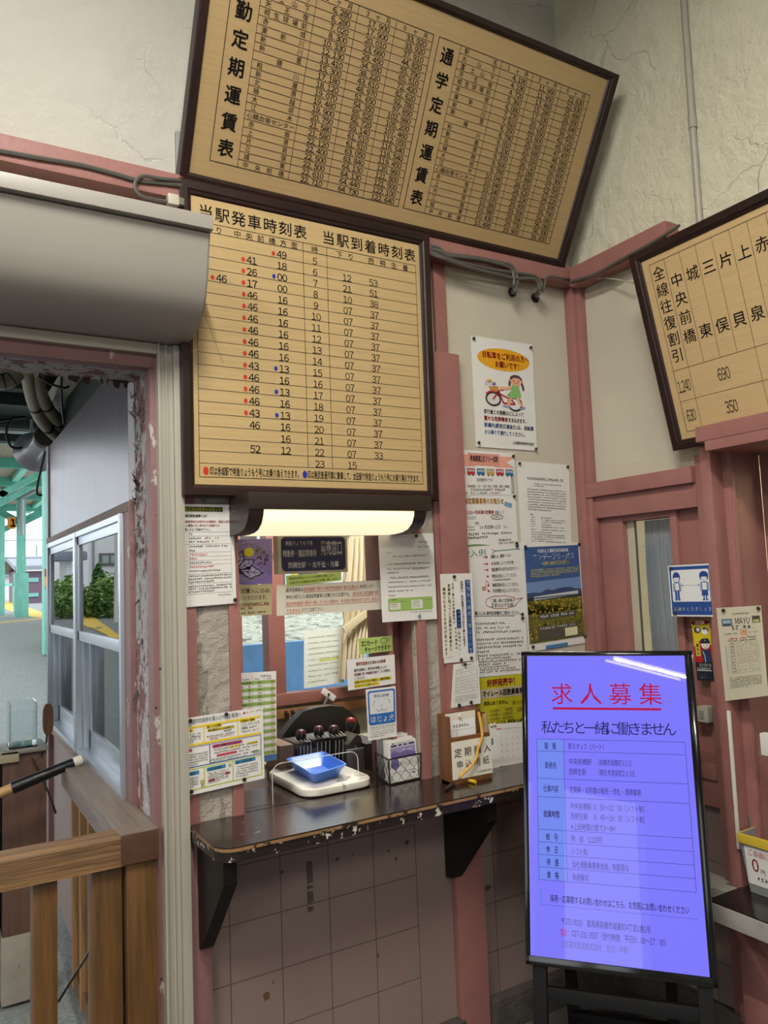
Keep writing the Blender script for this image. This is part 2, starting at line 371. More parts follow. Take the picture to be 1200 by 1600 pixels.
# right wall (front face x = XB); opening of the curtained window y 1.82..2.34, ticket window recess y < 1.73
mb = MB(); X1 = 2.56
mb.mat(WARMW).box(XB, -6.5, 2.90, X1, 2.4, 4.3)
mb.mat(CREAM).box(XB, 1.82, 1.95, X1, 2.4, 2.90).box(XB, -6.5, 2.05, X1, 1.82, 2.90)
mb.mat(TILE).box(XB, 1.82, 0, X1, 2.4, .80).box(XB, 1.72, 0, X1, 1.82, .80).box(XB, -6.5, 0, X1, 1.72, .56)
mb.mat(PINK).box(XB, 2.335, .80, X1, 2.4, 1.95).box(XB, -6.5, .80, X1, .35, 2.05)
o = mb.build('wall_right', None, None, loc=(XB, 2.41, .088)); tag(o, kind='structure')
# timber
struct('trim_1', MB().box(-7.0, 2.325, 2.862, .70, D, 2.945, .012).box(1.60, 2.335, 2.862, XB, D, 2.945, .012), PINK)        # beam over the ticket window
struct('trim_2', MB().box(2.345, 1.83, 2.845, XB, 2.33, 2.93, .012), PINK)
struct('trim_3', MB().box(2.375, 2.345, .09, XB, D, 2.862, .006).box(2.385, 2.318, .09, XB, 2.36, 2.86, .005), PINK)            # corner post
struct('trim_4', MB().box(1.648, 2.365, 0, 1.772, D, 2.50, .006).box(1.63, 2.378, .92, 1.66, D, 2.86, .003).box(1.68, 2.382, 2.4, 1.735, D, 2.862, .004), PINK)  # post right of the window
struct('trim_5', MB().box(1.452, 2.512, .90, 1.545, 2.60, 1.93, .004).box(1.535, 2.375, .92, 1.572, 2.60, 1.93, .004).box(1.445, 2.43, .932, 1.462, 2.52, 1.9), PINK)
struct('trim_6', MB().box(.692, 2.383, .92, .727, D, 1.94, .003).box(.832, 2.383, .92, .868, 2.5, 1.94, .003), PINK)
struct('trim_7', MB().box(.69, 2.372, 0, .752, D, .90, .004), PINKD)
struct('trim_8', MB().box(.752, 2.378, .80, 1.648, D, .895, .004), PINK)
struct('trim_9', MB().box(.866, 2.385, 1.845, 1.54, 2.52, 1.93, .004), PINK)
mb = MB().box(XD, D+.002, 0, XD+.024, Y1+.03, 2.36).box(-1.25, D+.002, 2.335, XD+.024, Y1+.02, 2.362); struct('trim_10', mb, PEEL)   # peeling doorway lining
struct('trim_11', MB().box(XD-.006, 2.385, 0, .636, 2.452, 2.36, .004).box(-1.25, 2.381, 2.325, XD+.018, 2.428, 2.374, .004), PINKD)
struct('trim_12', MB().box(1.53, 2.39, .92, 1.66, D+.01, 1.93).box(.727, 2.392, .92, .832, D+.01, 1.94), PEELW)
# plinth along both walls
struct('baseboard_front', MB().box(.70, 2.355, 0, 1.66, D, .088, .01).box(1.78, 2.35, 0, XB, D, .115, .01), CONC)
struct('baseboard_right', MB().box(2.375, -6.5, 0, XB, 2.36, .125, .01), CONC)
# flakes of paint curling off the doorway lining
rnd = random.Random(3); mb = MB()
for i in range(64):
    z = rnd.uniform(1.75, 2.32) if i < 54 else rnd.uniform(1.3, 1.8); y = rnd.choice((rnd.uniform(2.45, 2.60), rnd.uniform(2.5, 2.62))); x = XD-.001; a = rnd.uniform(.008, .024); b = rnd.uniform(.012, .04)*(1.4 if i % 9 == 0 else 1); l = rnd.uniform(.006, .022)
    b *= rnd.choice((-1, -.6, .5, 1)); a *= rnd.choice((-.8, 1)); l *= rnd.uniform(.4, 1.3); p = [Vector((x, y, z)), Vector((x, y+a, z+b*rnd.uniform(-.2, .5))), Vector((x-l, y+a*rnd.uniform(.6, 1.1), z-b)), Vector((x-l*rnd.uniform(.2, .8), y+a*.1, z-b*rnd.uniform(.3, .9)))]; mb.mat([PEEL, mat('flake_dark', '3a2a26', .7), mat('flake_brown', '5a4640', .7)][i % 3]).prism(p, [q+Vector((-.0012, .0006, 0)) for q in p])
for i in range(40):
    x = rnd.uniform(-.3, .58); a = rnd.uniform(.01, .03); l = rnd.uniform(.006, .03); p = [Vector((x, 2.6, 2.337)), Vector((x+a, 2.6, 2.337)), Vector((x+a*.7, 2.605, 2.337-l)), Vector((x+a*.2, 2.605, 2.337-l*.8))]
    mb.mat([PEEL, mat('flake_dark', '3a2a26', .7)][i % 2]).prism(p, [q+Vector((0, .0012, 0)) for q in p])
tag(mb.build('trim_13', None), kind='structure')
# cable holes bored in the plaster
# right wall joinery
struct('trim_14', MB().box(2.378, 1.822, 1.95, XB, 2.372, 2.01, .004).box(2.40, 1.822, 1.862, X1, 2.345, 1.95, .004), PINK)
struct('trim_15', MB().box(2.362, 1.728, .125, XB+.02, 1.773, 2.36, .008).box(2.40, 1.772, .125, X1, 1.822, 2.05, .004), PINK)
struct('trim_16', MB().box(2.425, 1.70, .56, 2.60, 1.745, 2.05, .003).box(2.428, 1.694, .56, 2.446, 1.71, 2.045, .003), PINK)
struct('trim_17', MB().box(2.30, -6.5, 2.04, 2.66, 1.70, 2.075, .004).box(2.30, -6.5, 2.075, 2.42, 1.735, 2.13, .006), PINK)
struct('trim_18', MB().box(2.405, 1.822, .80, X1, 2.34, .895, .004).box(2.395, 1.822, .895, X1, 2.34, .95, .006).box(2.41, 1.822, .95, X1, 2.34, .99, .004), PINK)
struct('trim_19', MB().box(2.585, -6.5, .56, 2.62, 1.70, .80), PINK)
struct('wall_partition', MB().box(2.575, 1.76, 0, 3.9, 1.80, 2.74), mat('partition', 'd2caaa', .7, var=.1))
# curtained window in the right wall
wf = MB().box(2.425, 2.20, .985, 2.50, 2.335, 1.865, .003).box(2.44, 2.245, .985, 2.48, 2.262, 1.86, .002).box(2.425, 1.938, .985, 2.50, 1.968, 1.865, .003).box(2.445, 1.82, .985, 2.475, 1.94, 1.865).box(2.435, 1.822, .985, 2.49, 1.845, 1.865, .002).box(2.43, 1.94, 1.84, 2.5, 2.34, 1.866)
w1 = struct('window_1', wf, PINK)
MB().box(2.452, 2.165, .985, 2.468, 2.20, 1.845).build('sash_edge', mat('sash_cream', 'b3ad97', .6, var=.06), w1)
MB().box(2.455, 1.966, .985, 2.459, 2.17, 1.845).build('pane', glass('window_glass', 1.35), w1)
# window of the next counter
mb = MB().box(2.60, 1.66, .80, 2.66, 1.70, 2.05, .004).box(2.60, -.6, .80, 2.66, -.4, 2.05).box(2.597, -.6, 2.0, 2.662, 1.698, 2.052).box(2.585, -.6, 1.655, 2.655, 1.665, 1.685, .006).box(2.595, -.6, .79, 2.664, 1.697, .9)
w2 = struct('window_2', mb, PINK)
MB().box(2.625, -.4, .9, 2.629, 1.66, 2.0).build('pane', glass('window_glass', 1.35), w2)
# rooms behind the two walls
OFF = mat('office_wall', 'b9b5a4', .8, var=.05)
mb = MB(); mb.mat(OFF).box(.68, 4.2, 2.0, 3.9, 4.32, 2.7).box(.68, 4.2, 0, 3.9, 4.32, .98).box(.68, 4.2, .98, 1.40, 4.32, 2.0).box(2.95, 4.2, .98, 3.9, 4.32, 2.0)
struct('wall_office', mb); struct('ceiling_office', MB().box(.6, 2.6, 2.7, 3.9, 4.75, 2.78), OFF)
struct('floor_office', MB().box(.66, 2.62, -.1, 3.9, 4.75, 0), FLOORM)
struct('wall_side', MB().box(3.8, -1.2, 0, 3.9, 4.2, 2.7), mat('side_room_wall', 'cfc6a4', .8, var=.05))
struct('ceiling_side', MB().box(2.57, -1.2, 2.74, 3.9, 2.6, 2.82), OFF)
struct('wall_rear', MB().box(2.57, -1.3, 0, 3.9, -1.2, 2.8), OFF)
# ================================================================ the three framed boards
DARKW = mat('dark_frame_wood', '24120f', .42, var=.4, vscale=5, stretch=(1, 1, 1), bump=.12, bscale=40, coat=.08, spec=.35)
def facewood(name, col, st): return mat(name, col, .42, var=.075, vscale=3.2, stretch=st, bump=.03, bscale=20, coat=.12)
INK = '171310'
def board(name, label, o, ux, uy, W, H, mg, face, dp=.05):
    """framed board: o = lower left outer corner of the front; mg = l, b, r, t frame widths"""
    M = frame_M(o, ux, uy); root = thing(name, label, 'sign board', o+M.to_3x3().col[2]*-.04, None)
    l, b, r, t = mg; mb = MB(M); h = dp
    def bar(pts_o, pts_i):  # mitred bar, stepped profile
        (ax, ay), (bx, by) = pts_o; (cx, cy), (dx, dy) = pts_i
        mx = lambda p, q, k: (p[0]*(1-k)+q[0]*k, p[1]*(1-k)+q[1]*k)
        prof = [(0, -h), (0, -.004), (.12, 0), (.60, 0), (.70, -.004), (.86, -.006), (1, -.014), (1, -h)]
        A = [(*mx(pts_o[0], pts_i[0], k), z) for k, z in prof]; B = [(*mx(pts_o[1], pts_i[1], k), z) for k, z in prof]; mb.prism(A, B)
    O = [(0, 0), (W, 0), (W, H), (0, H)]; I = [(l, b), (W-r, b), (W-r, H-t), (l, H-t)]
    for k in range(4): bar((O[k], O[(k+1) % 4]), (I[k], I[(k+1) % 4]))
    mb.build('frame', DARKW, root, ang=20)
    P = lambda x, y, z=-.012: M @ Vector((x, y, z))
    sh = Sheet(P(l-.004, H-t+.004), P(W-r+.004, H-t+.004), P(W-r+.004, b-.004), P(l-.004, b-.004), lift=.0003)
    FW, FH = W-l-r+.008, H-b-t+.008
    return root, sh, (lambda x: (x-l+.004)/FW), (lambda y: (H-t+.004-y)/FH), FW, FH, face
STN = '丸山下 富士山下 天王宿 桐生球場前 赤城 東新川 新川 新里 膳 粕川 新屋 北原 樋越 大胡 江木 心臓血管センター 赤坂 上泉 片貝 三俣 城東 中央前橋'.split()
F1 = [s.split() for s in ('6,280 6,280 7,020 8,300 10,330 12,130 13,410 15,300 17,180 18,120 19,070 19,480 19,900 20,750 21,580 21,580 22,120 22,400 22,500 22,500 22,610 22,710',
 '17,900 17,900 20,010 23,660 29,450 34,580 38,220 43,610 48,970 51,650 54,350 55,520 56,720 59,140 61,510 61,510 63,050 63,840 64,130 64,130 64,440 64,730',
 '33,920 33,920 37,910 44,820 55,790 65,510 72,420 82,620 92,780 97,850 102,980 105,200 107,460 112,050 116,540 116,540 119,450 120,960 121,500 121,500 122,100 122,640')]
F2 = [s.split() for s in ('4,190 4,190 4,720 5,360 6,080 7,270 7,910 8,350 8,790 9,010 9,230 9,370 9,500 9,780 10,040 10,040 10,240 10,330 10,380 10,380 10,430 10,490',
 '11,950 11,950 13,460 15,280 17,330 20,720 22,550 23,800 25,060 25,680 26,310 26,710 27,080 27,880 28,620 28,620 29,190 29,450 29,590 29,590 29,730 29,900',
 '22,630 22,630 25,490 28,950 32,840 39,260 42,720 45,090 47,470 48,660 49,850 50,600 51,300 52,820 54,220 54,220 55,300 55,790 56,060 56,060 56,330 56,650')]
# ---- fare table, leaning out from the wall
th = .508; UX = Vector((1, 0, 0)); UY = Vector((0, -math.sin(th), math.cos(th)))
root, s, X, Y, FW, FH, _ = board('fare_table_board', 'wide dark-framed season ticket fare table leaning forward at the top, above the timetable', Vector((.681, 2.33, 2.930)), UX, UY, 1.646, .737, (.034, .028, .048, .03), None)
def fare(x, fares, title):
    zt, zb = .636, .076; rh = (zt-zb)/23; lw = .0015/FW
    for k in range(4): s.line(X(x[1+k]), Y(zt), X(x[1+k]), Y(zb), lw, INK)
    s.line(X(x[0]), Y(zt), X(x[0]), Y(zb), lw*1.5, INK); s.line(X(x[5]), Y(zt), X(x[5]), Y(zb), lw*1.5, INK)
    for k in range(24): s.line(X(x[0] if k in (0, 23) else x[1]), Y(zt-rh*k), X(x[5]), Y(zt-rh*k), lw*(1.5 if k in (0, 23) else 1), INK)
    s.vtext(title, X((x[0]+x[1])/2), Y(.588), Y(.122), .050/FH, INK, bold=.022)
    hd = zt-rh/2; g = .0185/FH
    s.text('駅', X(x[1]+.028), Y(hd), g, INK, al='c').text('名', X(x[2]-.028), Y(hd), g, INK, al='c')
    for k, c in enumerate('136'): s.spread(c+'ヶ月', X(x[2+k]+.035), X(x[3+k]-.03), Y(hd), g, INK)
    for i, n in enumerate(STN):
        y = Y(zt-rh*(i+1.5)); a, b = x[1]+.026, x[2]-.028
        if len(n) == 1: s.text(n, X((a+b)/2), y, g, INK, al='c')
        elif len(n) > 5: s.text(n, X(x[1]+.006), y, g*.9, INK, x1=X(x[2]-.006))
        else: s.spread(n, X(a), X(b), y, g, INK)
        for k in range(3):
            t = fares[k][i].replace(',', ', ')
            nd = sum(c.isdigit() for c in t); xr = x[3+k]-.020; s.text(t, X(xr-.0143*nd-.010), y, .0208/FH, INK, x1=X(xr), bold=.010)
fare((.092, .184, .363, .508, .651, .799), F1, '通勤定期運賃表')
fare((.822, .914, 1.097, 1.245, 1.387, 1.534), F2, '通学定期運賃表')
s.build('fare_panel', facewood('board_wood', 'b0966a', (1.2, 40, 40)), root, .006)
# ---- timetable
th = .016; UY = Vector((0, -math.sin(th), math.cos(th)))
root, s, X, Y, FW, FH, _ = board('timetable_board', 'dark-framed upright train timetable above the ticket window, with red and blue dots', Vector((.678, 2.33, 1.923)), UX, UY, .946, 1.008, (.040, .040, .046, .049), None)
lw = .0013/FW; L0, L1, zt, zh, zb = .054, .884, .880, .851, .098
for z in (zt, zh): s.line(X(L0), Y(z), X(L1), Y(z), lw*1.4, INK)
for i in range(19): s.line(X(L0), Y(.809-.0391*i), X(L1), Y(.809-.0391*i), lw, INK)
s.line(X(L0), Y(.062), X(L1), Y(.062), lw*1.4, INK)
for x, a in ((L0, .062), (L1, .062), (.425, zb+.007), (.516, zb+.007)): s.line(X(x), Y(zt), X(x), Y(a), lw*1.3, INK)
s.spread('当駅発車時刻表', X(.086), X(.416), Y(.915), .047/FH, INK, .008); s.spread('当駅到着時刻表', X(.524), X(.860), Y(.915), .047/FH, INK, .008)
hh = .024/FH
s.spread('上り', X(.085), X(.129), Y(.863), hh, INK).spread('中央前橋方面', X(.191), X(.393), Y(.863), hh, INK).text('時', X(.469), Y(.863), hh, INK, al='c')
s.spread('下り', X(.565), X(.610), Y(.863), hh, INK).spread('西桐生着', X(.693), X(.838), Y(.863), hh, INK)
RD, BL_ = 'c0331f', '20309a'
C1, C2, C3, CH, A1, A2 = .135, .239, .346, .469, .593, .700; nh = .0300/FH
TT = {5: [(C3, '49', RD)], 6: [(C2, '41', RD), (C3, '18', 0)], 7: [(C2, '26', RD), (C3, '00', BL_)], 8: [(C1, '46', RD), (C2, '17', RD), (C3, '00', 0)], 15: [(C2, '43', RD), (C3, '13', BL_)], 17: [(C2, '46', RD), (C3, '13', BL_)],
      19: [(C2, '43', RD), (C3, '13', BL_)], 20: [(C2, '46', 0), (C3, '16', 0)], 21: [(C3, '16', 0)], 22: [(C2, '52', 0), (C3, '12', 0)], 23: []}
AR = {5: [], 6: ['12', '53'], 7: ['21', '51'], 8: ['10', '38'], 22: ['07', '33'], 23: ['15']}
for h in range(5, 24):
    y = Y(.8225-.0391*(h-5)); s.text(str(h), X(CH), y, nh, INK, al='c')
    for cx, t, dot in TT.get(h, [(C2, '46', RD), (C3, '16', 0)]):
        s.text(t, X(cx), y, nh, INK, al='c', bold=.006)
        if dot: s.ell(X(cx-.030), Y(.8225-.0391*(h-5)-.001), .0062/FW, .0078/FH, dot, 3)
    for cx, t in zip((A1, A2), AR.get(h, ['07', '37'])): s.text(t, X(cx), y, nh, INK, al='c')
s.ell(X(.074), Y(.081), .0085/FW, .0135/FH, RD, 3).ell(X(.412), Y(.081), .0078/FW, .0125/FH, BL_, 3)
s.text('印は赤城駅で特急りょうもう号にお乗り換えできます。', X(.086), Y(.081), .0275/FH, INK, x1=X(.398), bold=.012)
s.text('印は東武普通列車に乗車して、太田駅で特急りょうもう号にお乗り換えできます。', X(.421), Y(.081), .0275/FH, INK, x1=X(.878), bold=.012)
s.path([(X(.07), Y(.60)), (X(.09), Y(.55)), (X(.135), Y(.43))], lw*1.5, '8d7a50', 1)
s.build('timetable_panel', facewood('timetable_wood', 'b89f70', (1.2, 40, 40)), root, .006)
# ---- fare board on the right wall
th = .236; UXB = Vector((0, -1, 0)); UYB = Vector((-math.sin(th), 0, math.cos(th))); o0 = Vector((2.33, 1.797, 2.126))
root, s, X, Y, FW, FH, _ = board('fare_board', 'dark-framed wooden station fare board leaning out from the right wall', o0-UXB*.071-UYB*.059, UXB, UYB, .92, .725, (.044, .036, .044, .042), None)
ox, oy = .071, .059; x_ = lambda a: X(a+ox); y_ = lambda a: Y(a+oy); lw = .0011/FW
R1, R2, TOP, RW = .109, .220, .604, .80
for z in (0, TOP): s.line(x_(0), y_(z), x_(RW), y_(z), lw*1.5, INK)
s.line(x_(0), y_(R1), x_(RW), y_(R1), lw, INK).line(x_(0), y_(R2), x_(RW), y_(R2), lw*1.2, INK)
s.line(x_(0), y_(0), x_(0), y_(TOP), lw*1.3, INK).line(x_(.064), y_(0), x_(.064), y_(TOP), lw*1.2, INK)
for k in range(2, 13): s.line(x_(.0635*k), y_(0 if k in (5, 9) else R2), x_(.0635*k), y_(TOP), lw*1.1, INK)
g = .047/FH
s.vtext('全線往復割引', x_(.032), y_(.564), y_(.270), g, INK, .004).vtext('中央前橋', x_(.096), y_(.518), y_(.321), g, INK, .004)
for k, t in enumerate(('城東', '三俣', '片貝', '上泉', '赤坂')): s.vtext(t, x_(.160+.0635*k), y_(.518), y_(.321), g, INK, .004)
for t, x, y, w in (('1,240', .031, .160, .052), ('630', .032, .054, .038), ('690', .190, .165, .046), ('350', .191, .052, .046)): s.text(t, x_(x-w/2), y_(y), .052/FH, INK, x1=x_(x+w/2))
s.build('fare_panel', facewood('fare_board_wood', 'bea477', (40, 1.6, 40)), root, .006)
# ================================================================ roller shutter and doorway
SHUT = mat('shutter_enamel', '96928a', .38, var=.03, vscale=3, bump=.02, bscale=60)
SHUTD = mat('shutter_guide', 'a39f93', .5, var=.05, vscale=6, stretch=(1, 1, .3), chips=[('8d7f68', 30, .73)])
root = thing('roller_shutter', 'big grey rounded roller shutter box over the platform doorway with a beige guide rail', 'roller shutter', (.65, 2.38, 0))
prof = [(2.395, 2.66), (2.10, 2.66), (2.113, 2.60), (2.128, 2.54), (2.146, 2.49), (2.172, 2.455), (2.21, 2.428), (2.26, 2.411), (2.32, 2.403), (2.395, 2.40)]
MB().prism([Vector((-1.5, y, z)) for y, z in prof], [Vector((.697, y, z)) for y, z in prof]).build('housing', SHUT, root, ang=25)
MB().prism([Vector((.697, y, z)) for y, z in prof], [Vector((.703, y, z)) for y, z in [(a+(.004 if a < 2.39 else 0), b) for a, b in prof]]).build('end_cap', SHUT, root, ang=25)
MB().box(-1.5, 2.078, 2.664, .705, 2.40, 2.706, .004).build('top_flange', SHUT, root)
g = MB(); g.box(.612, 2.368, 0, .688, 2.40, 2.398, .003); g.box(.612, 2.355, 0, .618, 2.372, 2.398).box(.66, 2.352, 0, .688, 2.372, 2.398, .003).box(.636, 2.362, 0, .642, 2.37, 2.398)
g.build('guide_rail', SHUTD, root); MB().box(-1.5, 2.36, 2.366, .612, 2.384, 2.398, .003).build('bottom_bar', SHUTD, root)
for p in ((244, 1106), (250, 1045), (252, 1530)):
    q = PY(*p, 2.352); MB().lathe([(.004, 0), (.003, .003), (0, .0035)], along(q, (0, -1, 0)), 8).build('screw', PIN, root)
# ================================================================ bay with the aluminium windows beside the passage
SHEETM = mat('metal_sheet', '6f686d', .30, metal=.35, var=.12, vscale=5, stretch=(1, 1, .25), bump=.10, bscale=30, chips=[('6d6468', 60, .70, (1, 1, .5)), ('d0ccd0', 8, .66, (1, 1, .15))])
CASE = mat('weathered_casing', '7d6a60', .7, var=.2, vscale=10, stretch=(1, .2, 1), bump=.3, bscale=40)
ALU = mat('aluminium', 'b9c2cb', .32, metal=.75, var=.03)
mb = MB(); mb.mat(SHEETM).box(.60, 2.60, 1.938, .68, 4.73, 2.462); mb.mat(FLAT).box(.62, 2.60, 0, .68, 4.75, .94)
mb.mat(mat('bay_top_board', '27322d', .8)).box(.665, 2.60, 2.46, .685, 4.75, 2.7)
o = mb.build('wall_bay', None); tag(o, kind='structure')
struct('trim_20', MB().box(.582, 2.655, 1.906, .68, 4.66, 1.94, .003).box(.582, 2.655, .905, .68, 4.70, .942, .004), CASE)
struct('trim_21', MB().box(.585, 2.645, .94, .69, 2.735, 1.94, .003).box(.604, 2.60, .0, .69, 2.66, 1.94, .003).box(.585, 4.57, .94, .69, 4.64, 1.94, .003).box(.594, 4.69, 0, .69, 4.76, 2.47, .004), PINKD)
struct('trim_25', MB().box(.5975, 2.694, 1.945, .601, 2.702, 2.455), mat('seam_dark', '2c2728', .7))
struct('trim_22', MB().box(.596, 2.605, 1.945, .601, 2.694, 2.455).box(.592, 4.66, 1.94, .603, 4.735, 2.464), mat('pale_trim', 'b3a9ab', .5, var=.08))
mb = MB()
for z0, z1 in ((.945, .968), (1.882, 1.906)): mb.box(.574, 2.737, z0, .658, 4.568, z1, .003)
for y0, y1 in ((2.735, 2.762), (3.655, 3.705), (4.545, 4.57)): mb.box(.572, y0, .945, .66, y1, 1.906, .003)
win = struct('window_3', mb, ALU); PANE = glass('bay_glass', 2.3, (.70, .76, .76))
for a, b in ((2.762, 3.655), (3.705, 4.545)):
    s1 = MB()  # upper sash, outer track; lower sash, inner track
    s1.box(.583, a, 1.43, .603, b, 1.472, .002).box(.583, a, 1.845, .603, b, 1.882, .002).box(.583, a, 1.43, .603, a+.035, 1.882, .002).box(.583, b-.035, 1.43, .603, b, 1.882, .002)
    u = s1.build('upper_sash', ALU, win); MB().box(.590, a+.03, 1.468, .594, b-.03, 1.85).build('pane', PANE, u)
    s2 = MB()
    s2.box(.625, a, .968, .645, b, 1.045, .002).box(.625, a, 1.43, .645, b, 1.47, .002).box(.625, a, .968, .645, a+.035, 1.47, .002).box(.625, b-.055, .968, .645, b, 1.47, .002).box(.60, b-.03, .968, .64, b, 1.44, .002)
    l = s2.build('lower_sash', ALU, win); MB().box(.633, a+.03, 1.04, .637, b-.05, 1.435).build('pane', PANE, l)
# ================================================================ wooden rails of the passage
WOODR = mat('rail_wood', '5f421f', .48, var=.42, vscale=6, stretch=(7, 7, .5), bump=.25, bscale=14, bstretch=(6, 6, .4))
WOODC = mat('rail_cap_wood', '766a61', .6, var=.28, vscale=4, stretch=(7, .5, 7), bump=.3, bscale=14, bstretch=(6, .5, 6))
WOODX = mat('rail_bar_wood', '735637', .5, var=.5, vscale=6, stretch=(.5, 7, 7), bump=.35, bscale=14, bstretch=(.4, 7, 8))
SLATE = mat('slat_edge_wood', '8d6c48', .55, var=.2, vscale=5, stretch=(5, 5, .5))
root = thing('handrail', 'wooden handrail with thin slats running along under the aluminium windows', 'railing', (.545, 2.95, 0))
MB().box(.487, 2.36, .862, .598, 3.47, .95, .008).build('rail_cap', WOODC, root)
MB().box(.490, 2.354, .865, .595, 2.362, .947, .002).build('rail_end', mat('end_grain', '4e3524', .5, var=.3, vscale=12), root)
MB().box(.505, 2.37, 0, .592, 2.46, .862, .005).build('newel_post', WOODR, root)
for y in (2.66, 2.84, 3.02, 3.20, 3.38): MB().box(.515, y, .10, .575, y+.032, .862, .003).build('slat', SLATE, root)
MB().box(.52, 2.46, .09, .57, 3.44, .16, .004).build('bottom_rail', WOODR, root)
root = thing('passage_barrier', 'brown wooden barrier rail on two square posts across the doorway', 'railing', (.3, 2.42, 0))
MB().prism([Vector(p) for p in ((-.55, 2.37, .862), (-.55, 2.462, .862), (-.55, 2.462, .935), (-.55, 2.44, .948), (-.55, 2.38, .948), (-.55, 2.37, .938))], [Vector(p) for p in ((.50, 2.36, .862), (.50, 2.455, .862), (.50, 2.455, .935), (.50, 2.433, .948), (.50, 2.37, .948), (.50, 2.36, .938))]).build('top_rail', WOODX, root, ang=20)
MB().box(.415, 2.385, 0, .497, 2.455, .862, .006).build('post', WOODR, root); MB().box(.262, 2.385, 0, .325, 2.45, .862, .006).build('post', WOODR, root); MB().box(-.5, 2.385, 0, -.43, 2.45, .862, .006).build('post', WOODR, root)
MB().tube([(.335, 2.46, .50), (.43, 2.47, .62)], .004, 6).build('steel_rod', mat('rod_dark', '2b2624', .4, metal=.6), root)
# pole lying across the passage onto the handrail
root = thing('barrier_pole', 'round wooden pole with a black rubber sleeve and white end resting on the handrail', 'pole', (.3, 3.3, .92))
a = Vector((.556, 3.38, .972)); b = Vector((.258, 3.38, .890)); d = (b-a)
P = lambda t: a+d*t
MB().tube([P(0), P(.012), P(.10), P(.115)], .02, 14, rs=[.017, .0205, .0205, .018]).build('tip', mat('tip_white', 'cbc7ba', .5), root)
MB().tube([P(.09), P(.12), P(.45), P(.86), P(.87)], .02, 14, rs=[.016, .019, .022, .024, .021]).build('sleeve', mat('black_rubber', '111114', .3, bump=.2, bscale=60), root)
MB().tube([P(.8), P(4.2)], .0185, 14).build('shaft', mat('pole_wood', 'b08a5a', .5, var=.2, vscale=5, stretch=(.4, 6, 6)), root)
# ticket collecting post
PALEC = mat('pale_concrete', '9c968a', .85, var=.15, vscale=10, bump=.3, bscale=40, chips=[('5d584f', 14, .68)])
BOXW = mat('box_wood', '5d4438', .55, var=.25, vscale=5, stretch=(6, 6, .5), bump=.15, bscale=20)
root = thing('ticket_collecting_post', 'wooden ticket collecting post on a concrete base out in the passage', 'ticket post', (.36, 3.7, 0))
MB().box(.285, 3.62, .262, .452, 3.80, .99, .006).build('body', BOXW, root); MB().box(.28, 3.61, 0, .462, 3.84, .262, .012).build('base', PALEC, root)
MB().box(.275, 3.60, .985, .455, 3.82, 1.0, .004).build('top_plate', mat('top_plate', '8f8d86', .4, metal=.3), root)
MB().box(.27, 3.60, .955, .345, 3.616, 1.0, .003).build('corner_bracket', mat('bracket_cream', 'a59d84', .5), root)
root = thing('stone_bollard', 'mossy pale concrete post at the left edge beside the ticket post', 'bollard', (.25, 3.72, 0))
MB().box(.16, 3.64, 0, .278, 3.80, .985, .012).build('shaft', mat('mossy_concrete', '8a8a80', .9, var=.25, vscale=12, bump=.6, bscale=40), root); MB().box(.15, 3.63, .985, .275, 3.81, 1.03, .01).build('cap', PALEC, root)
mb = MB(); x0, x1, y0, y1, z0, z1, t = .312, .418, 3.64, 3.78, 1.002, 1.185, .005
mb.box(x0, y0, z0, x1, y1, z0+t).box(x0, y0, z0, x0+t, y1, z1).box(x1-t, y0, z0, x1, y1, z1).box(x0, y0, z0, x1, y0+t, z1-.03).box(x0, y1-t, z0, x1, y1, z1)
tag(mb.build('acrylic_box', glass('acrylic', 1.3, (.965, .985, .99))), 'clear acrylic ticket box standing on the wooden post', 'box')
root = thing('wooden_paddle', 'dark brown rounded wooden paddle on a thin rod beside the acrylic box', 'paddle', (.464, 3.7, 1.0))
M = frame_M(Vector((.466, 3.69, 1.10)), (1, 0, 0), (0, 0, 1)); ring = [(.021*math.copysign(abs(math.cos(k*math.pi/10))**.6, math.cos(k*math.pi/10)), .066*math.copysign(abs(math.sin(k*math.pi/10))**.7, math.sin(k*math.pi/10)), 0) for k in range(20)]
MB(M).prism([Vector(p)+Vector((0, 0, -.012)) for p in ring], [Vector(p)+Vector((0, 0, .012)) for p in ring]).build('blade', mat('paddle_wood', '5a3b26', .4, var=.25, vscale=8, stretch=(5, 5, .5)), root)
MB().tube([(.463, 3.695, 1.04), (.46, 3.7, 1.0), (.43, 3.606, .965)], .004, 6).build('rod', PIN, root)
root = tag(MB().tube([(.392, 3.60, .965), (.44, 3.60, .86), (.485, 3.61, .72)], .0035, 6, rs=[.003, .003, .006]).build('hooked_rod', PIN), 'thin black rod hanging down the wooden post', 'rod')
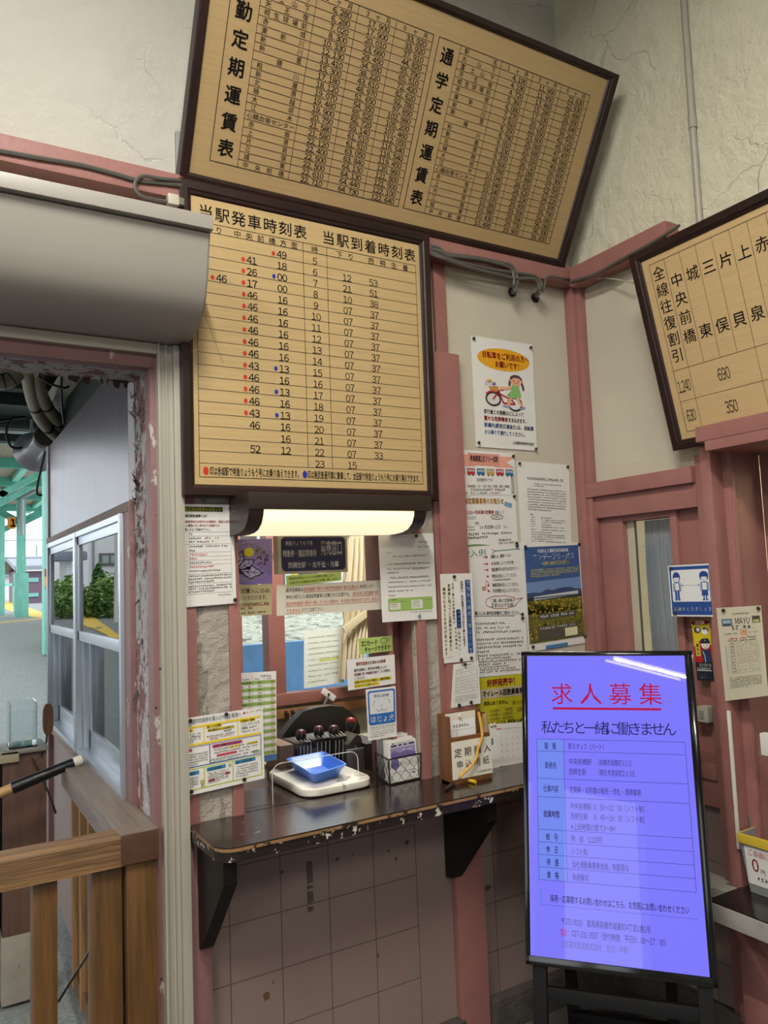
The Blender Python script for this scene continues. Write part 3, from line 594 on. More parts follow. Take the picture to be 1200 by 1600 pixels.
# ================================================================ outdoors: passage, platform, canopies
ASPH = mat('asphalt', '868c8a', .85, var=.30, vscale=55, bump=.6, bscale=90)
def gz(y): return -.015 if y < 4.2 else (-.015+(y-4.2)/7.8*1.1 if y < 12 else 1.085)
def GND(px, py, mir=False):
    r = ray(px, py); y = 4.0
    for k in range(4000):
        y += .02; p = EYE+r*(y/r.y)
        if p.z <= gz(y): break
    if mir: p.x = 1.188-p.x
    return Vector((p.x, p.y, gz(p.y)))
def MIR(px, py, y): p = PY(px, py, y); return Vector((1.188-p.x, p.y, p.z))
ys = [2.62, 4.2, 4.8, 6, 8, 10, 12, 20, 32, 70]; mb = MB()
L = [Vector((-30, y, gz(y))) for y in ys]; Rr = [Vector((.64+max(0, y-4.8)*.2, y, gz(y))) for y in ys]; n = len(ys)
mb.add(L+Rr+[p-Vector((0, 0, .3)) for p in L+Rr], [(i, n+i, n+i+1, i+1) for i in range(n-1)]+[(2*n+i, 2*n+i+1, 3*n+i+1, 3*n+i) for i in range(n-1)]+[(n+i, 3*n+i, 3*n+i+1, n+i+1) for i in range(n-1)]+[(i, i+1, 2*n+i+1, 2*n+i) for i in range(n-1)]+[(0, 2*n, 3*n, n), (n-1, 2*n-1, 4*n-1, 3*n-1)])
struct('ground_platform', mb, ASPH)
YEL = mat('tactile_yellow', 'e0bd3e', .7, var=.08, vscale=20)
def strip(name, label, pts, w):
    P = [p+Vector((0, 0, .006)) for p in pts]; mb = MB(); a = []; b = []
    for i, p in enumerate(P):
        t = (P[min(i+1, len(P)-1)]-P[max(0, i-1)]); t.z = 0; t.normalize(); nrm = Vector((-t.y, t.x, 0)); w_ = w[i] if isinstance(w, (list, tuple)) else w
        a.append(p+nrm*w_/2); b.append(p-nrm*w_/2)
    vs = [Vector((q.x, q.y, gz(q.y)+h)) for h in (.008, .0) for q in a+b]; k = len(P)
    for i in range(k-1): mb.add([vs[j] for j in (i, i+1, k+i+1, k+i, 2*k+i, 2*k+i+1, 3*k+i+1, 3*k+i)], [(0, 1, 2, 3), (7, 6, 5, 4), (0, 4, 5, 1), (2, 6, 7, 3), (1, 5, 6, 2), (0, 3, 7, 4)])
    tag(mb.build(name, YEL), label, 'paving strip')
strip('tactile_paving', 'broad yellow tactile strip curving along the far platform edge', [GND(8, 941), GND(25, 950), GND(45, 957), GND(68, 963), GND(110, 966)], [.9, .75, .6, .5, .45])
strip('painted_line', 'narrow yellow painted line crossing the asphalt platform', [GND(-20, 975), GND(35, 970), GND(70, 966.5), GND(112, 962)], .16)
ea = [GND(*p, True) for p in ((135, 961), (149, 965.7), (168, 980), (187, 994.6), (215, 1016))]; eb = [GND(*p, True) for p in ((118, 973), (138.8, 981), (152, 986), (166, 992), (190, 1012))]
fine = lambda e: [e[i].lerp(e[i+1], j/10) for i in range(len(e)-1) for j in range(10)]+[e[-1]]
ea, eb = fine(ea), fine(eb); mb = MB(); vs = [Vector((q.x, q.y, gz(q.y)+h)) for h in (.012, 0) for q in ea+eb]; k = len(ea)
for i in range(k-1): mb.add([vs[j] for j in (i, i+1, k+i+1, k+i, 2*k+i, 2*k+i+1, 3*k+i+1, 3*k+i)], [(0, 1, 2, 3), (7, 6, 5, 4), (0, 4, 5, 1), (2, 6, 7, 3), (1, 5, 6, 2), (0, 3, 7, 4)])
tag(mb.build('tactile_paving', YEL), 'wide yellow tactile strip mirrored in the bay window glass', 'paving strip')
TURQ = mat('turquoise_paint', '7cc6b6', .55, var=.14, vscale=9, stretch=(1, 1, .4), bump=.1, bscale=30)
TURQD = mat('turquoise_beam', '4f9c8a', .6, var=.15, vscale=6)
def at(px, py, y): return PY(px, py, y)
def beam(mb, a, b, w, h):
    a, b = Vector(a), Vector(b); M = along(a, b-a); l = (b-a).length; mb.box(-w/2, -h/2, 0, w/2, h/2, l, M=M)
def post(px, y, w, ztop, lab, clad=None, px_is_left=True, braces=()):
    p = at(px, 900, y); x0 = p.x if px_is_left else p.x-w; z0 = gz(y); root = thing('canopy_post', lab, 'post', (x0+w/2, y, z0))
    MB().box(x0, y-w/2, z0, x0+w, y+w/2, ztop, .01).build('shaft', TURQ, root)
    if clad: MB().box(x0-.05, y-w/2-.05, z0, x0+w+.05, y+w/2+.05, z0+clad, .01).build('cladding', TURQ, root)
    for dx, dy, dz in braces:
        mb = MB(); beam(mb, (x0+w/2, y, ztop-dz), (x0+w/2+dx, y+dy, ztop), .12, .14); mb.build('brace', TURQD, root)
    return x0, z0
post(67.2, 10.5, .24, 3.77, 'nearest turquoise canopy post with orange notices, beside the bay wall')
post(25.8, 19.6, .19, 3.78, 'turquoise canopy post with wider boxed foot and a drainpipe', 1.0, braces=((-.9, 0, .55), (1.0, 0, .55)))
post(7, 22.4, .26, 3.78, 'turquoise canopy post at the left edge beyond the numbered sign', .0, False, braces=((1.0, 0, .55),))
ROOFU = mat('canopy_boards', '8f8777', .8, var=.12, vscale=5, stretch=(6, .4, 1))
root = thing('platform_canopy', 'pale boarded platform canopy on turquoise beams over the far platform', 'canopy', (1.5, 16, 3.72))
MB().box(-.4, 9.2, 3.95, 3.3, 24, 4.05).build('roof_boards', ROOFU, root)
for y in (12.2, 14.6, 17.1, 19.6, 22.4): MB().box(-.4, y-.07, 3.78, 3.3, y+.07, 3.95).build('cross_beam', TURQD, root)
for x in (-.2, .4, 1.55, 2.5, 3.2): MB().box(x-.06, 9.3, 3.86, x+.06, 24, 3.99).build('purlin', TURQ, root)
for y in (14.6, 17.1):
    for xa, xb, zz in ((.2, 1.2, 3.3), (1.9, 1.0, 3.25)): mb = MB(); beam(mb, (xa, y, 3.80), (xb, y, zz), .09, .11); mb.build('strut', TURQ, root)
tag(MB().tube([at(72, 757, 18.9), at(34.5, 778, 19.3), at(33.5, 790, 19.35), at(33.5, 836, 19.35)], .055, 8).build('drainpipe', mat('drain_grey', '8f9599', .4, metal=.2)), 'grey drainpipe bending down the turquoise canopy post', 'pipe')
a = at(12, 808, 19.3); b = at(24.5, 826, 19.3); root = thing('platform_sign', 'orange hanging sign with a black numeral under the canopy', 'sign', ((a.x+b.x)/2, 19.33, b.z))
MB().box(a.x, 19.3, b.z, b.x, 19.36, a.z).build('panel', ink('d08a3c'), root)
s = Sheet((a.x, 19.298, a.z), (b.x, 19.298, a.z), (b.x, 19.298, b.z), (a.x, 19.298, b.z), .002); s.text('1', .70, .5, .8, '20180f', bold=.03, al='c'); s.draw(MB()).build('numeral', None, root, smooth=False); MB().box(a.x+.2, 19.32, a.z, a.x+.22, 19.34, 3.8).build('hanger', TURQD, root)
a = at(69.5, 889, 10.36); b = at(75.6, 900, 10.36); tag(MB().box(a.x, 10.36, b.z, b.x+.03, 10.378, a.z).build('post_notice', ink('9a5a3a')), 'upper brown-orange notice fixed on the nearest turquoise post', 'notice')
a = at(69.5, 901, 10.36); b = at(75.6, 917, 10.36); tag(MB().box(a.x, 10.36, b.z, b.x+.03, 10.378, a.z).build('post_notice', ink('d9a04c')), 'lower yellow-orange notice fixed on the nearest turquoise post', 'notice')
# near canopy
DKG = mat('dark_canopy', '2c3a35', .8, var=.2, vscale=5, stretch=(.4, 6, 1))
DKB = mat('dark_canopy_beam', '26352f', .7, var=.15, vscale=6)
root = thing('passage_canopy', 'dark green boarded canopy close above the passage outside the doorway', 'canopy', (0, 4.3, 2.83))
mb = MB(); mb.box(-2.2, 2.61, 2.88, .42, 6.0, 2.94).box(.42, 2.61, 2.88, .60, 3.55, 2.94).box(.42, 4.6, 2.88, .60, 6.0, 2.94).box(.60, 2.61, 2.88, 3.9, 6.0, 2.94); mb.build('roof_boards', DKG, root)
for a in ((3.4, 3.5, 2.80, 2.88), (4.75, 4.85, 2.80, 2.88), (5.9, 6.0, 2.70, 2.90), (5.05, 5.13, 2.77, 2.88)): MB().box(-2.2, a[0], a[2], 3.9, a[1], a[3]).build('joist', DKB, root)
mb = MB(); mb.box(.42, 3.55, 2.895, .60, 4.6, 2.91); t = mat('skylight', 'aab8b6', .5); tb = t.node_tree.nodes['Principled BSDF']; tb.inputs['Transmission Weight'].default_value = .35; tb.inputs['Roughness'].default_value = .9; mb.build('skylight_sheet', t, root)
GALV = mat('galvanised', '8f9796', .35, metal=.6, var=.1)
tag(MB().tube([(-3, 5.4, 2.69), (.75, 5.4, 2.69)], .03, 10).build('galvanised_pipe', GALV), 'straight galvanised pipe under the passage canopy', 'pipe')
DUCT = mat('duct_beige', 'a69c86', .5, var=.06)
def bez(pts, n=8):
    P = [Vector(p) for p in pts]; out = []
    for i in range(len(P)-1):
        p0, p1, p2, p3 = P[max(0, i-1)], P[i], P[i+1], P[min(len(P)-1, i+2)]
        for k in range(n):
            t = k/n; out.append(.5*((2*p1)+(p2-p0)*t+(2*p0-5*p1+4*p2-p3)*t*t+(3*p1-p0-3*p2+p3)*t**3))
    return out+[P[-1]]
BLK = mat('black_cable', '141615', .5)
def duct(name, lab, pts, r, bands):
    root = thing(name, lab, 'pipe', pts[-1]); P = bez(pts, 12); MB().tube(P, r, 14).build('hose', DUCT, root)
    for k in bands: MB().tube([P[k], P[k+1]], r*1.06, 14).build('tie_band', BLK, root)
duct('insulated_pipe', 'left of two bent beige pipes outside the doorway', [at(38, 555, 3.9), at(43, 590, 4.1), at(52, 630, 4.4), at(68, 662, 4.6), at(98, 692, 4.85)], .031, (26, 38))
duct('insulated_pipe', 'right, thicker one of two bent beige pipes outside the doorway', [at(53, 552, 3.95), at(57, 590, 4.15), at(67, 625, 4.4), at(85, 652, 4.6), at(118, 680, 4.85)], .037, (27, 38))
duct('pipe_bundle', 'upper of the pale pipes entering at the top left of the doorway', [at(-40, 578, 4.1), at(0, 573, 4.1), at(22, 566, 4.1)], .03, (12,))
duct('pipe_bundle', 'lowest pale pipe bending up at the top left of the doorway', [at(-40, 602, 4.05), at(0, 598, 4.05), at(20, 592, 4.05), at(33, 572, 4.05)], .036, (14, 22))
def cable(lab, pts, r=.006, m=None): return tag(MB().tube(bez(pts, 8), r, 6).build('cable', m or BLK), lab, 'cable')
cable('black cable looping in a ring beside the horn loudspeaker', [at(-20, 662, 5.0), at(15, 655, 5.0), at(40, 652, 5.0), at(20, 655, 5.0), at(10, 675, 5.0), at(17, 697, 5.0), at(33, 700, 5.0), at(48, 690, 5.0)], .008)
cable('black cable dangling below the horn loudspeaker', [at(72, 700, 4.9), at(67, 722, 4.9), at(60, 752, 4.9), at(58, 771, 4.9), at(66, 774, 4.9)], .007)
cable('black cable sagging under the pale skylight sheet', [at(60, 588, 3.8), at(80, 600, 3.8), at(100, 606, 3.8), at(108, 603, 3.8)])
cable('black cable hanging down beside the skylight sheet', [at(97, 570, 3.9), at(96, 620, 4.0), at(100, 662, 4.2)])
root = thing('horn_loudspeaker', 'grey horn loudspeaker with a dark round back under the passage canopy', 'loudspeaker', at(62, 705, 5.2))
a = at(69, 685, 4.85); d = at(47, 722, 5.2)-a
HORN = mat('horn_grey', '9b9da2', .3, metal=.35)
MB().lathe([(0, 0), (.055, 0), (.062, .006), (.062, .04), (.058, .044), (0, .044)], along(a-d.normalized()*.03, d), 24).build('back_cap', mat('horn_cap', '4a4744', .4), root)
MB().lathe([(.056, 0), (.058, .09), (.068, .13), (.095, .17), (.128, .20), (.130, .205), (.125, .203), (.06, .14)], along(a, d), 28).build('bell', HORN, root)
b = at(49, 655, 5.1); MB().tube([b, at(49.5, 697, 5.12)], .008, 8).build('hanger', GALV, root)
# beyond the platform
def roofed(name, lab, x0, x1, y0, y1, z0, zw, zr, wall, roof, along_x=True):
    root = thing(name, lab, 'building', ((x0+x1)/2, (y0+y1)/2, z0)); MB().box(x0, y0, z0, x1, y1, zw).build('walls', wall, root)
    e = .5; ym = (y0+y1)/2
    ring = [(0, y0-e, zw-.1), (0, ym, zr), (0, y1+e, zw-.1), (0, y1+e, zw+.1), (0, ym, zr+.22), (0, y0-e, zw+.1)]
    if along_x: MB().extr([(x0-e, y, z) for _, y, z in ring], (x1-x0+2*e, 0, 0)).build('roof', roof, root)
    else:
        xm = (x0+x1)/2; MB().extr([(x0-e, y0-e, zw-.1), (xm, y0-e, zr), (x1+e, y0-e, zw-.1), (x1+e, y0-e, zw+.1), (xm, y0-e, zr+.22), (x0-e, y0-e, zw+.1)], (0, y1-y0+2*e, 0)).build('roof', roof, root)
        MB().extr([(x0, y0-.02, zw), (x1, y0-.02, zw), (xm, y0-.02, zr)], (0, .2, 0)).build('gable', wall, root)
    return root
HR = mat('house_roof', '7f8791', .6, var=.08); PURP = mat('purple_cladding', '6e5a6c', .7, var=.1, vscale=2, stretch=(1, 1, 8)); HW = mat('house_white', 'd8dad8', .8)
y = 42; a = at(38, 888, y); b = at(90, 936, y)
h = roofed('purple_house', 'purple clad house with grey roof far beyond the platform', a.x, b.x+1, y, y+8, .3, a.z, a.z+.55, PURP, HR)
c = at(41, 903, y); d_ = at(60, 909, y); MB().box(c.x, y-.08, d_.z, d_.x, y+.02, c.z).build('window', mat('aqua_shutter', '7ab5b0', .5), h)
c = at(41, 927, y); d_ = at(60, 932, y); MB().box(c.x, y-.08, d_.z, d_.x, y+.02, c.z).build('window', mat('aqua_shutter', '7ab5b0', .5), h)
c = at(36, 906, y-.3); d_ = at(92, 888, y-.3); MB().box(c.x-.3, y-.5, at(36, 893, y).z, d_.x+1.5, y-.1, at(36, 891, y).z).build('eave_band', HW, h)
y = 62; a = at(-40, 900, y); b = at(33, 940, y); roofed('grey_house', 'pale house with steep grey roof behind the canopy posts', a.x, b.x, y, y+8, .2, a.z, at(0, 872, y).z, HW, HR)
tag(MB().box(at(-40, 905, 33).x, 33, at(0, 916, 33).z, at(26, 905, 33).x, 33.1, at(0, 912, 33).z).box(at(2, 905, 33).x, 33, .9, at(5, 905, 33).x, 33.1, at(0, 912, 33).z).box(at(20, 905, 33).x, 33, .9, at(22, 905, 33).x, 33.1, at(0, 912, 33).z).build('green_fence', TURQ), 'turquoise fence rail behind the canopy posts', 'fence')
cable('upper overhead wire crossing the white sky', [at(-40, 845, 35), at(30, 844, 35), at(110, 844, 35)], .02); cable('lower overhead wire crossing the white sky', [at(-40, 872, 35), at(30, 872, 35), at(110, 871, 35)], .014)
tag(MB().tube([at(57, 960, 55), at(57, 852, 55)], .07, 6).build('utility_pole', GALV), 'thin pole standing behind the purple house', 'pole')
# shrubs and foliage made of leaves
LEAF = [mat('leaf_light', 'a9c66c', .6), mat('leaf_mid', '7ca556', .6), mat('leaf_dark', '527a48', .65)]
def shrub(lab, c, rx, ry, rz, n, seed, sz, cone=0, name='shrub', dark=0):
    r = random.Random(seed); root = thing(name, lab, 'plant', (c[0], c[1], c[2])); mb = MB()
    for i in range(n):
        while 1:
            u = Vector((r.uniform(-1, 1), r.uniform(-1, 1), r.uniform(-1, 1)))
            if .35 < u.length < 1: break
        k = 1-cone*(u.z+1)/2; p = Vector((c[0]+u.x*rx*k, c[1]+u.y*ry*k, c[2]+rz*(u.z+1)))
        p += Vector((math.sin(p.z*5+p.y*3), 0, math.sin(p.x*6+seed)))*sz*.8
        a = Vector((r.uniform(-1, 1), r.uniform(-1, 1), r.uniform(-.7, .7))).normalized()*sz; b = a.cross(Vector((r.uniform(-1, 1), r.uniform(-1, 1), 1))).normalized()*sz*.5
        mb.mat(LEAF[min(2, int(r.random()*3+dark))]); mb.add([p-a*.5, p+b*.5, p+a*.6, p-b*.5], [(0, 1, 2, 3)])
    mb.build('foliage', None, root, smooth=False); MB().tube([c, (c[0], c[1], c[2]+rz)], .05, 6).build('trunk', mat('bark', '5a4a3a', .8), root)
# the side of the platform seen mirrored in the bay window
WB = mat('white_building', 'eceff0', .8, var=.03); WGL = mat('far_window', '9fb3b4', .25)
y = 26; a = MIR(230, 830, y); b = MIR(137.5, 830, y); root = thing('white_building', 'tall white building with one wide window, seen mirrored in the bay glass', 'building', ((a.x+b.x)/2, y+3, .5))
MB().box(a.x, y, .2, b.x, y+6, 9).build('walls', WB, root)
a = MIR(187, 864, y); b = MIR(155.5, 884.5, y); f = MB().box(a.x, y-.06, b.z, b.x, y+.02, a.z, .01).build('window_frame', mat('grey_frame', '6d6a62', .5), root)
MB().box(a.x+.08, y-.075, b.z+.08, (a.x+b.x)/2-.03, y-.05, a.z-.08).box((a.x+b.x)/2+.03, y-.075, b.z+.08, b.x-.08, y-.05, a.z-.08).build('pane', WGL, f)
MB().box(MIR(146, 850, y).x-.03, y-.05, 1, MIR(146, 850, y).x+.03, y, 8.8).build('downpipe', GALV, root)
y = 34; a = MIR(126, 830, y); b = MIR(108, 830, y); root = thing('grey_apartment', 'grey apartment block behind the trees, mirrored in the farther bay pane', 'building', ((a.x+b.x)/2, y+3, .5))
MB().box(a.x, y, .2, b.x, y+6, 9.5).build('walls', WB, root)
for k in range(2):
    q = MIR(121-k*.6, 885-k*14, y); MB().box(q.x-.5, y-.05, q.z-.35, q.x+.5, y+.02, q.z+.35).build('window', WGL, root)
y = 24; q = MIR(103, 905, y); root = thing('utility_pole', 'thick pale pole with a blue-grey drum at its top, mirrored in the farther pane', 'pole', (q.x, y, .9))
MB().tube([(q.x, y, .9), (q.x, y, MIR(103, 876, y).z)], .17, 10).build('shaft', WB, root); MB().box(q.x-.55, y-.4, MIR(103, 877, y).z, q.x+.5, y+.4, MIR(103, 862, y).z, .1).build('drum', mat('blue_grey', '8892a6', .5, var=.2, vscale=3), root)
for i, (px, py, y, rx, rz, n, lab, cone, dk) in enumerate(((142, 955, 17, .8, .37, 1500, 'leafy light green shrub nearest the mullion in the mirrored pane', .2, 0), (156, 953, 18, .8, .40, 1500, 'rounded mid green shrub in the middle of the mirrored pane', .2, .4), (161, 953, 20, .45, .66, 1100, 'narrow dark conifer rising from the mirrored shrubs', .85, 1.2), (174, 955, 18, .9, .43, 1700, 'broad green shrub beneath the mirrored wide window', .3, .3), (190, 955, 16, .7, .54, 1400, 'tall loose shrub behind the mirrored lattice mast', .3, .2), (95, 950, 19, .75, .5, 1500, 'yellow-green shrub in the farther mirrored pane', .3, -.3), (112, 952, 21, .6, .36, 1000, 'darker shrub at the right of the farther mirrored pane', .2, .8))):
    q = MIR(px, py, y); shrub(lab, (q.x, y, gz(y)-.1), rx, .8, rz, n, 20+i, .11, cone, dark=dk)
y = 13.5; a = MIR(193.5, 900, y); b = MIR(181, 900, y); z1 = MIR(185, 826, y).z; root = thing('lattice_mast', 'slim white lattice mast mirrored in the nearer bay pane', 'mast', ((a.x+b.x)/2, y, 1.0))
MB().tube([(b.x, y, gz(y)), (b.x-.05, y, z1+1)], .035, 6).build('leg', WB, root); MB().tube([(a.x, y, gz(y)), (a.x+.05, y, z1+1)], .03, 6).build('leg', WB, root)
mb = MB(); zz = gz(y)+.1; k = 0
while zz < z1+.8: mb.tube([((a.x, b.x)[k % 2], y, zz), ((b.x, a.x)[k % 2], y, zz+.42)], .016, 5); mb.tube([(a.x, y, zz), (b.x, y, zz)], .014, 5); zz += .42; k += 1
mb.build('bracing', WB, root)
# ================================================================ ticket counter
ZC = .932
CTOP = mat('counter_paint', '2c211c', .16, var=.3, vscale=7, coat=.3, bump=.05, bscale=40, chips=[('8b7a66', 36, .665, (.35, 1, 1)), ('5a4632', 9, .70)])
CEDGE = mat('counter_edge', '211a16', .4, var=.2, vscale=9, chips=[('7e5f3f', 18, .62), ('c3bbab', 40, .60)])
root = thing('ticket_counter', 'dark brown worn counter shelf under the ticket window on two brackets', 'counter', (1.2, 2.3, .57))
ring = [(2.2, 2.405), (2.2, 2.11), (.75, 2.11)]+[(.75-.055*math.sin(R(a)), 2.165-.055*math.cos(R(a))) for a in (20, 40, 60, 80)]+[(.69, 2.405)]
MB().extr([(x, y, ZC-.004) for x, y in ring], (0, 0, .004)).box(.869, 2.40, ZC-.03, 1.534, 2.51, ZC).box(.869, 2.51, ZC-.03, 1.45, 2.64, ZC).build('worktop', CTOP, root, smooth=False)
e = MB(); e.mat(CEDGE).extr([(x, y+(.001 if y < 2.2 else 0), ZC-.0055) for x, y in ring], (0, 0, .0015)); rr = [(x, y) for x, y in ring]
e.mat(mat('edge_strip', '8a6a45', .5, var=.2, vscale=12, chips=[('2a1d16', 20, .56)])).extr([(x, y-(.004 if y < 2.2 else 0), ZC-.012) for x, y in ring], (0, 0, .0075)); e.mat(CEDGE).extr([(x, y, ZC-.040) for x, y in ring], (0, 0, .028)); e.build('front_edge', None, root, smooth=False)
BRK = mat('bracket_black', '100e0d', .45, var=.2, spec=.3, chips=[('6c5d50', 40, .74)])
for x0, x1 in ((.713, .752), (1.622, 1.664)): MB().extr([(x0, y, z) for y, z in ((2.392, .892), (2.135, .892), (2.135, .825), (2.352, .58), (2.392, .572))], (x1-x0, 0, 0)).build('bracket', BRK, root, smooth=False)
# glass of the ticket window with its hand hole
gx0, gx1, gy = .868, 1.455, 2.434; hx0, hx1, hz = .985, 1.304, 1.056
arc = [(hx0+.03-.03*math.cos(R(a)), hz-.03+.03*math.sin(R(a))) for a in (0, 30, 60, 90)]+[(hx1-.03+.03*math.sin(R(a)), hz-.03+.03*math.cos(R(a))) for a in (0, 30, 60, 90)]
ring = [(gx0, ZC), (hx0, ZC)]+arc+[(hx1, ZC), (gx1, ZC), (gx1, 1.90), (gx0, 1.90)]
w4 = struct('window_4', MB().extr([(x, gy, z) for x, z in ring], (0, .004, 0)), glass('counter_glass', 1.38))
MB().tube([(hx0, gy+.002, ZC)]+[(x, gy+.002, z) for x, z in arc]+[(hx1, gy+.002, ZC)], .0013, 6).build('cut_edge_highlight', mat('edge_highlight', 'dfe9e6', .2), w4)  # pale tube stands in for the bright highlight along the cut glass
# things on the counter
def rrect(x0, x1, y0, y1, r, n=5):
    o = []
    for cx, cy, a in ((x1-r, y0+r, -90), (x1-r, y1-r, 0), (x0+r, y1-r, 90), (x0+r, y0+r, 180)): o += [(cx+r*math.cos(R(a+90*k/n)), cy+r*math.sin(R(a+90*k/n))) for k in range(n+1)]
    return o
p0 = PZ(462, 1239, ZC+.03); p1 = PZ(584, 1214, ZC+.03); p2 = PZ(446, 1198, ZC+.03); sx0 = PZ(415, 1210, ZC+.03).x; sx1 = p1.x; sy0 = p0.y; sy1 = p2.y
r0 = rrect(sx0+.02, sx1, sy0, sy1, .055); mb = MB(); k = len(r0); cx, cy = (sx0+sx1)/2, (sy0+sy1)/2
lay = [(ZC+.004, .985), (ZC+.008, 1), (ZC+.026, 1), (ZC+.031, .975)]; vs = [(cx+(x-cx)*s, cy+(y-cy)*s, z) for z, s in lay for x, y in r0]
mb.add(vs, [list(range(k))[::-1], list(range(3*k, 4*k))]+[(l*k+i, l*k+(i+1) % k, (l+1)*k+(i+1) % k, (l+1)*k+i) for l in range(3) for i in range(k)])
root = thing('marble_slab', 'rounded white marble slab reaching through the ticket window under the blue tray', 'slab', (cx, cy, ZC))
mb.build('slab', mat('marble', 'e4dfd3', .3, var=.10, vscale=5, coat=.2, bump=.06, bscale=60, chips=[('a8a090', 5, .60)]), root); MB().box(sx0+.05, sy0+.02, ZC, sx1-.03, sy1-.03, ZC+.005).build('wood_base', mat('base_wood', '6b4026', .5, var=.2), root)
zr = ZC+.075; zb = ZC+.0325; C4 = [PZ(490, 1210.5, zr), PZ(543.5, 1194, zr), PZ(505, 1173.5, zr), PZ(445.5, 1185, zr)]
def quadring(c, s, r, z, n=4):
    m = sum(c, Vector())/4; c = [m+(p-m)*s for p in c]; o = []
    for i in range(4):
        p, a, b = c[i], c[i-1], c[(i+1) % 4]; u = (a-p).normalized()*r; v = (b-p).normalized()*r
        for t in range(n+1): q = t/n; o.append(((p+u)*(1-q)**2+p*2*q*(1-q)+(p+v)*q*q).xy.to_3d()+Vector((0, 0, z)))
    return o
mb = MB(); rings = [quadring(C4, .70, .016, zb), quadring(C4, .97, .022, zr-.003), quadring(C4, 1.0, .022, zr-.003), quadring(C4, 1.0, .022, zr), quadring(C4, .94, .022, zr), quadring(C4, .68, .016, zb+.003)]; k = len(rings[0])
mb.add([p for r in rings for p in r], [list(range(k))[::-1], list(range(5*k, 6*k))]+[(l*k+i, l*k+(i+1) % k, (l+1)*k+(i+1) % k, (l+1)*k+i) for l in range(5) for i in range(k)])
tag(mb.build('coin_tray', mat('tray_blue', '4f88ee', .28, coat=.2), ang=50), 'bright blue plastic money tray lying on the marble slab', 'tray')
# wire basket of leaflets
zb = ZC; FL = PZ(609.6, 1228, zb); FR = PZ(657.4, 1217, zb); BLk = PZ(588, 1214.5, zb); BLk = FL+(BLk-FL).normalized()*min((BLk-FL).length, .125); BRk = FR+(BLk-FL)
yF = FL.y; zt = PY(608.8, 1188, FL.y).z; UPz = Vector((0, 0, zt-zb)); WIRE = mat('wire_black', '16130f', .4, metal=.3)
root = thing('wire_basket', 'black chicken-wire basket of leaflets at the right end of the ticket window', 'basket', (FL+FR+BLk+BRk)/4)
mb = MB(); fl = Vector((0, 0, .003))
c4 = [FL+fl, FR+fl, BRk+fl, BLk+fl]
mb.tube(c4+[c4[0]], .0022, 6); ctr = sum(c4, Vector())/4
tp = [ctr+(p-ctr)*1.06+UPz for p in c4]; mb.tube(tp+[tp[0]], .0028, 6)
for a, b in zip(c4, tp): mb.tube([a, b], .0024, 6)
mb.build('rim_frame', WIRE, root); mb = MB()
for i in range(4):
    a, b, c, d = c4[i], c4[(i+1) % 4], tp[(i+1) % 4], tp[i]; f = lambda u, v: (a*(1-u)+b*u)*(1-v)+(d*(1-u)+c*u)*v
    n = max(3, round((b-a).length/.019)); m = 4
    for q in range(n+1):
        for r_ in range(m):
            g_ = .44 if (q+r_) % 2 else -.44; u0 = (q+g_)/n; u1 = (q-g_)/n
            cl = lambda t: min(1, max(0, t)); mb.tube([f(cl(u0), (r_+.18)/m), f(cl(u1), (r_+.82)/m), f(cl(u1), (r_+1.18)/m if r_ < m-1 else 1)], .0009, 4)
mb.build('wire_mesh', WIRE, root)
LW = (FR-FL)*.94; o0 = FL+(FR-FL)*.03; back = (BLk-FL); LH = PY(632, 1158, FL.y).z-zb-.004
for i in range(11):
    t = .06+.85*i/10; b = o0+back*t+Vector((0, 0, .005)); rr_ = random.Random(i); lean = back.normalized()*(.004+.01*rr_.random()) ; h = LH*(1-.03*rr_.random()+.03*(i > 6)); w = LW*(1-.04*rr_.random())
    s, dd = notice('leaflet', ('folded white leaflet with a purple cover, front one in the wire basket' if i == 0 else 'folded white leaflets packed behind the front one in the wire basket'), 'leaflet', [b+lean+Vector((0, 0, h)), b+w+lean+Vector((0, 0, h)), b+w, b], PAPER, 'leaflets in the wire basket', .0035 if i else .002)
    if i < 3:
        s.rect(.10, .08, .95, .13, '3a2a5e').rect(.14, .035, .24, .06, '2a2a2a').marks(.28, .92, .048, .03, '333333')
        for k in range(3): s.rect(.30+.18*k, .088, .38+.18*k, .122, 'b8b0d0', 2)
        s.rect(.08, .15, .96, .40, '8d86ab').poly([(.08, .40), (.08, .28), (.2, .22), (.42, .30), (.6, .24), (.96, .33), (.96, .40)], '6a5f92', 2).rect(.08, .385, .96, .42, '3a2a5e', 3).marks(.5, .92, .235, .05, 'd6d0e4').poly([(.08, .44), (.32, .44), (.36, .60), (.22, .72), (.08, .62)], '6d6398', 2).marks(.12, .92, .76, .035, '5c4a70').rect(.8, .82, .9, .86, '555555')
    finish(s, dd)
# wooden application form holder
WH = mat('holder_wood', '6e4727', .45, var=.2, vscale=5, stretch=(6, 6, .6)); b0 = PZ(703, 1229, ZC); b1 = Vector((PY(769, 1207, b0.y).x, b0.y, ZC)); H_ = PY(697, 1117, b0.y+.02).z-ZC; w_ = b1.x-b0.x
root = thing('form_holder', 'wooden form holder with a handwritten paper front, standing at the right end of the counter', 'holder', ((b0.x+b1.x)/2, b0.y+.02, ZC))
bx, by = b0.x, b0.y
MB().box(bx, by+.05, ZC, b1.x, by+.06, ZC+H_*1.0, .002).build('back_board', WH, root); MB().box(bx, by, ZC, bx+.014, by+.05, ZC+H_*.98, .002).build('side_board', WH, root); MB().box(b1.x-.008, by+.01, ZC, b1.x, by+.05, ZC+H_*.60, .002).build('side_board', WH, root)
MB().box(bx, by, ZC, b1.x, by+.05, ZC+.016, .002).build('bottom_board', WH, root); MB().box(bx+.012, by+.004, ZC+H_*.60, b1.x, by+.016, ZC+H_*.665, .002).build('cross_bar', WH, root)
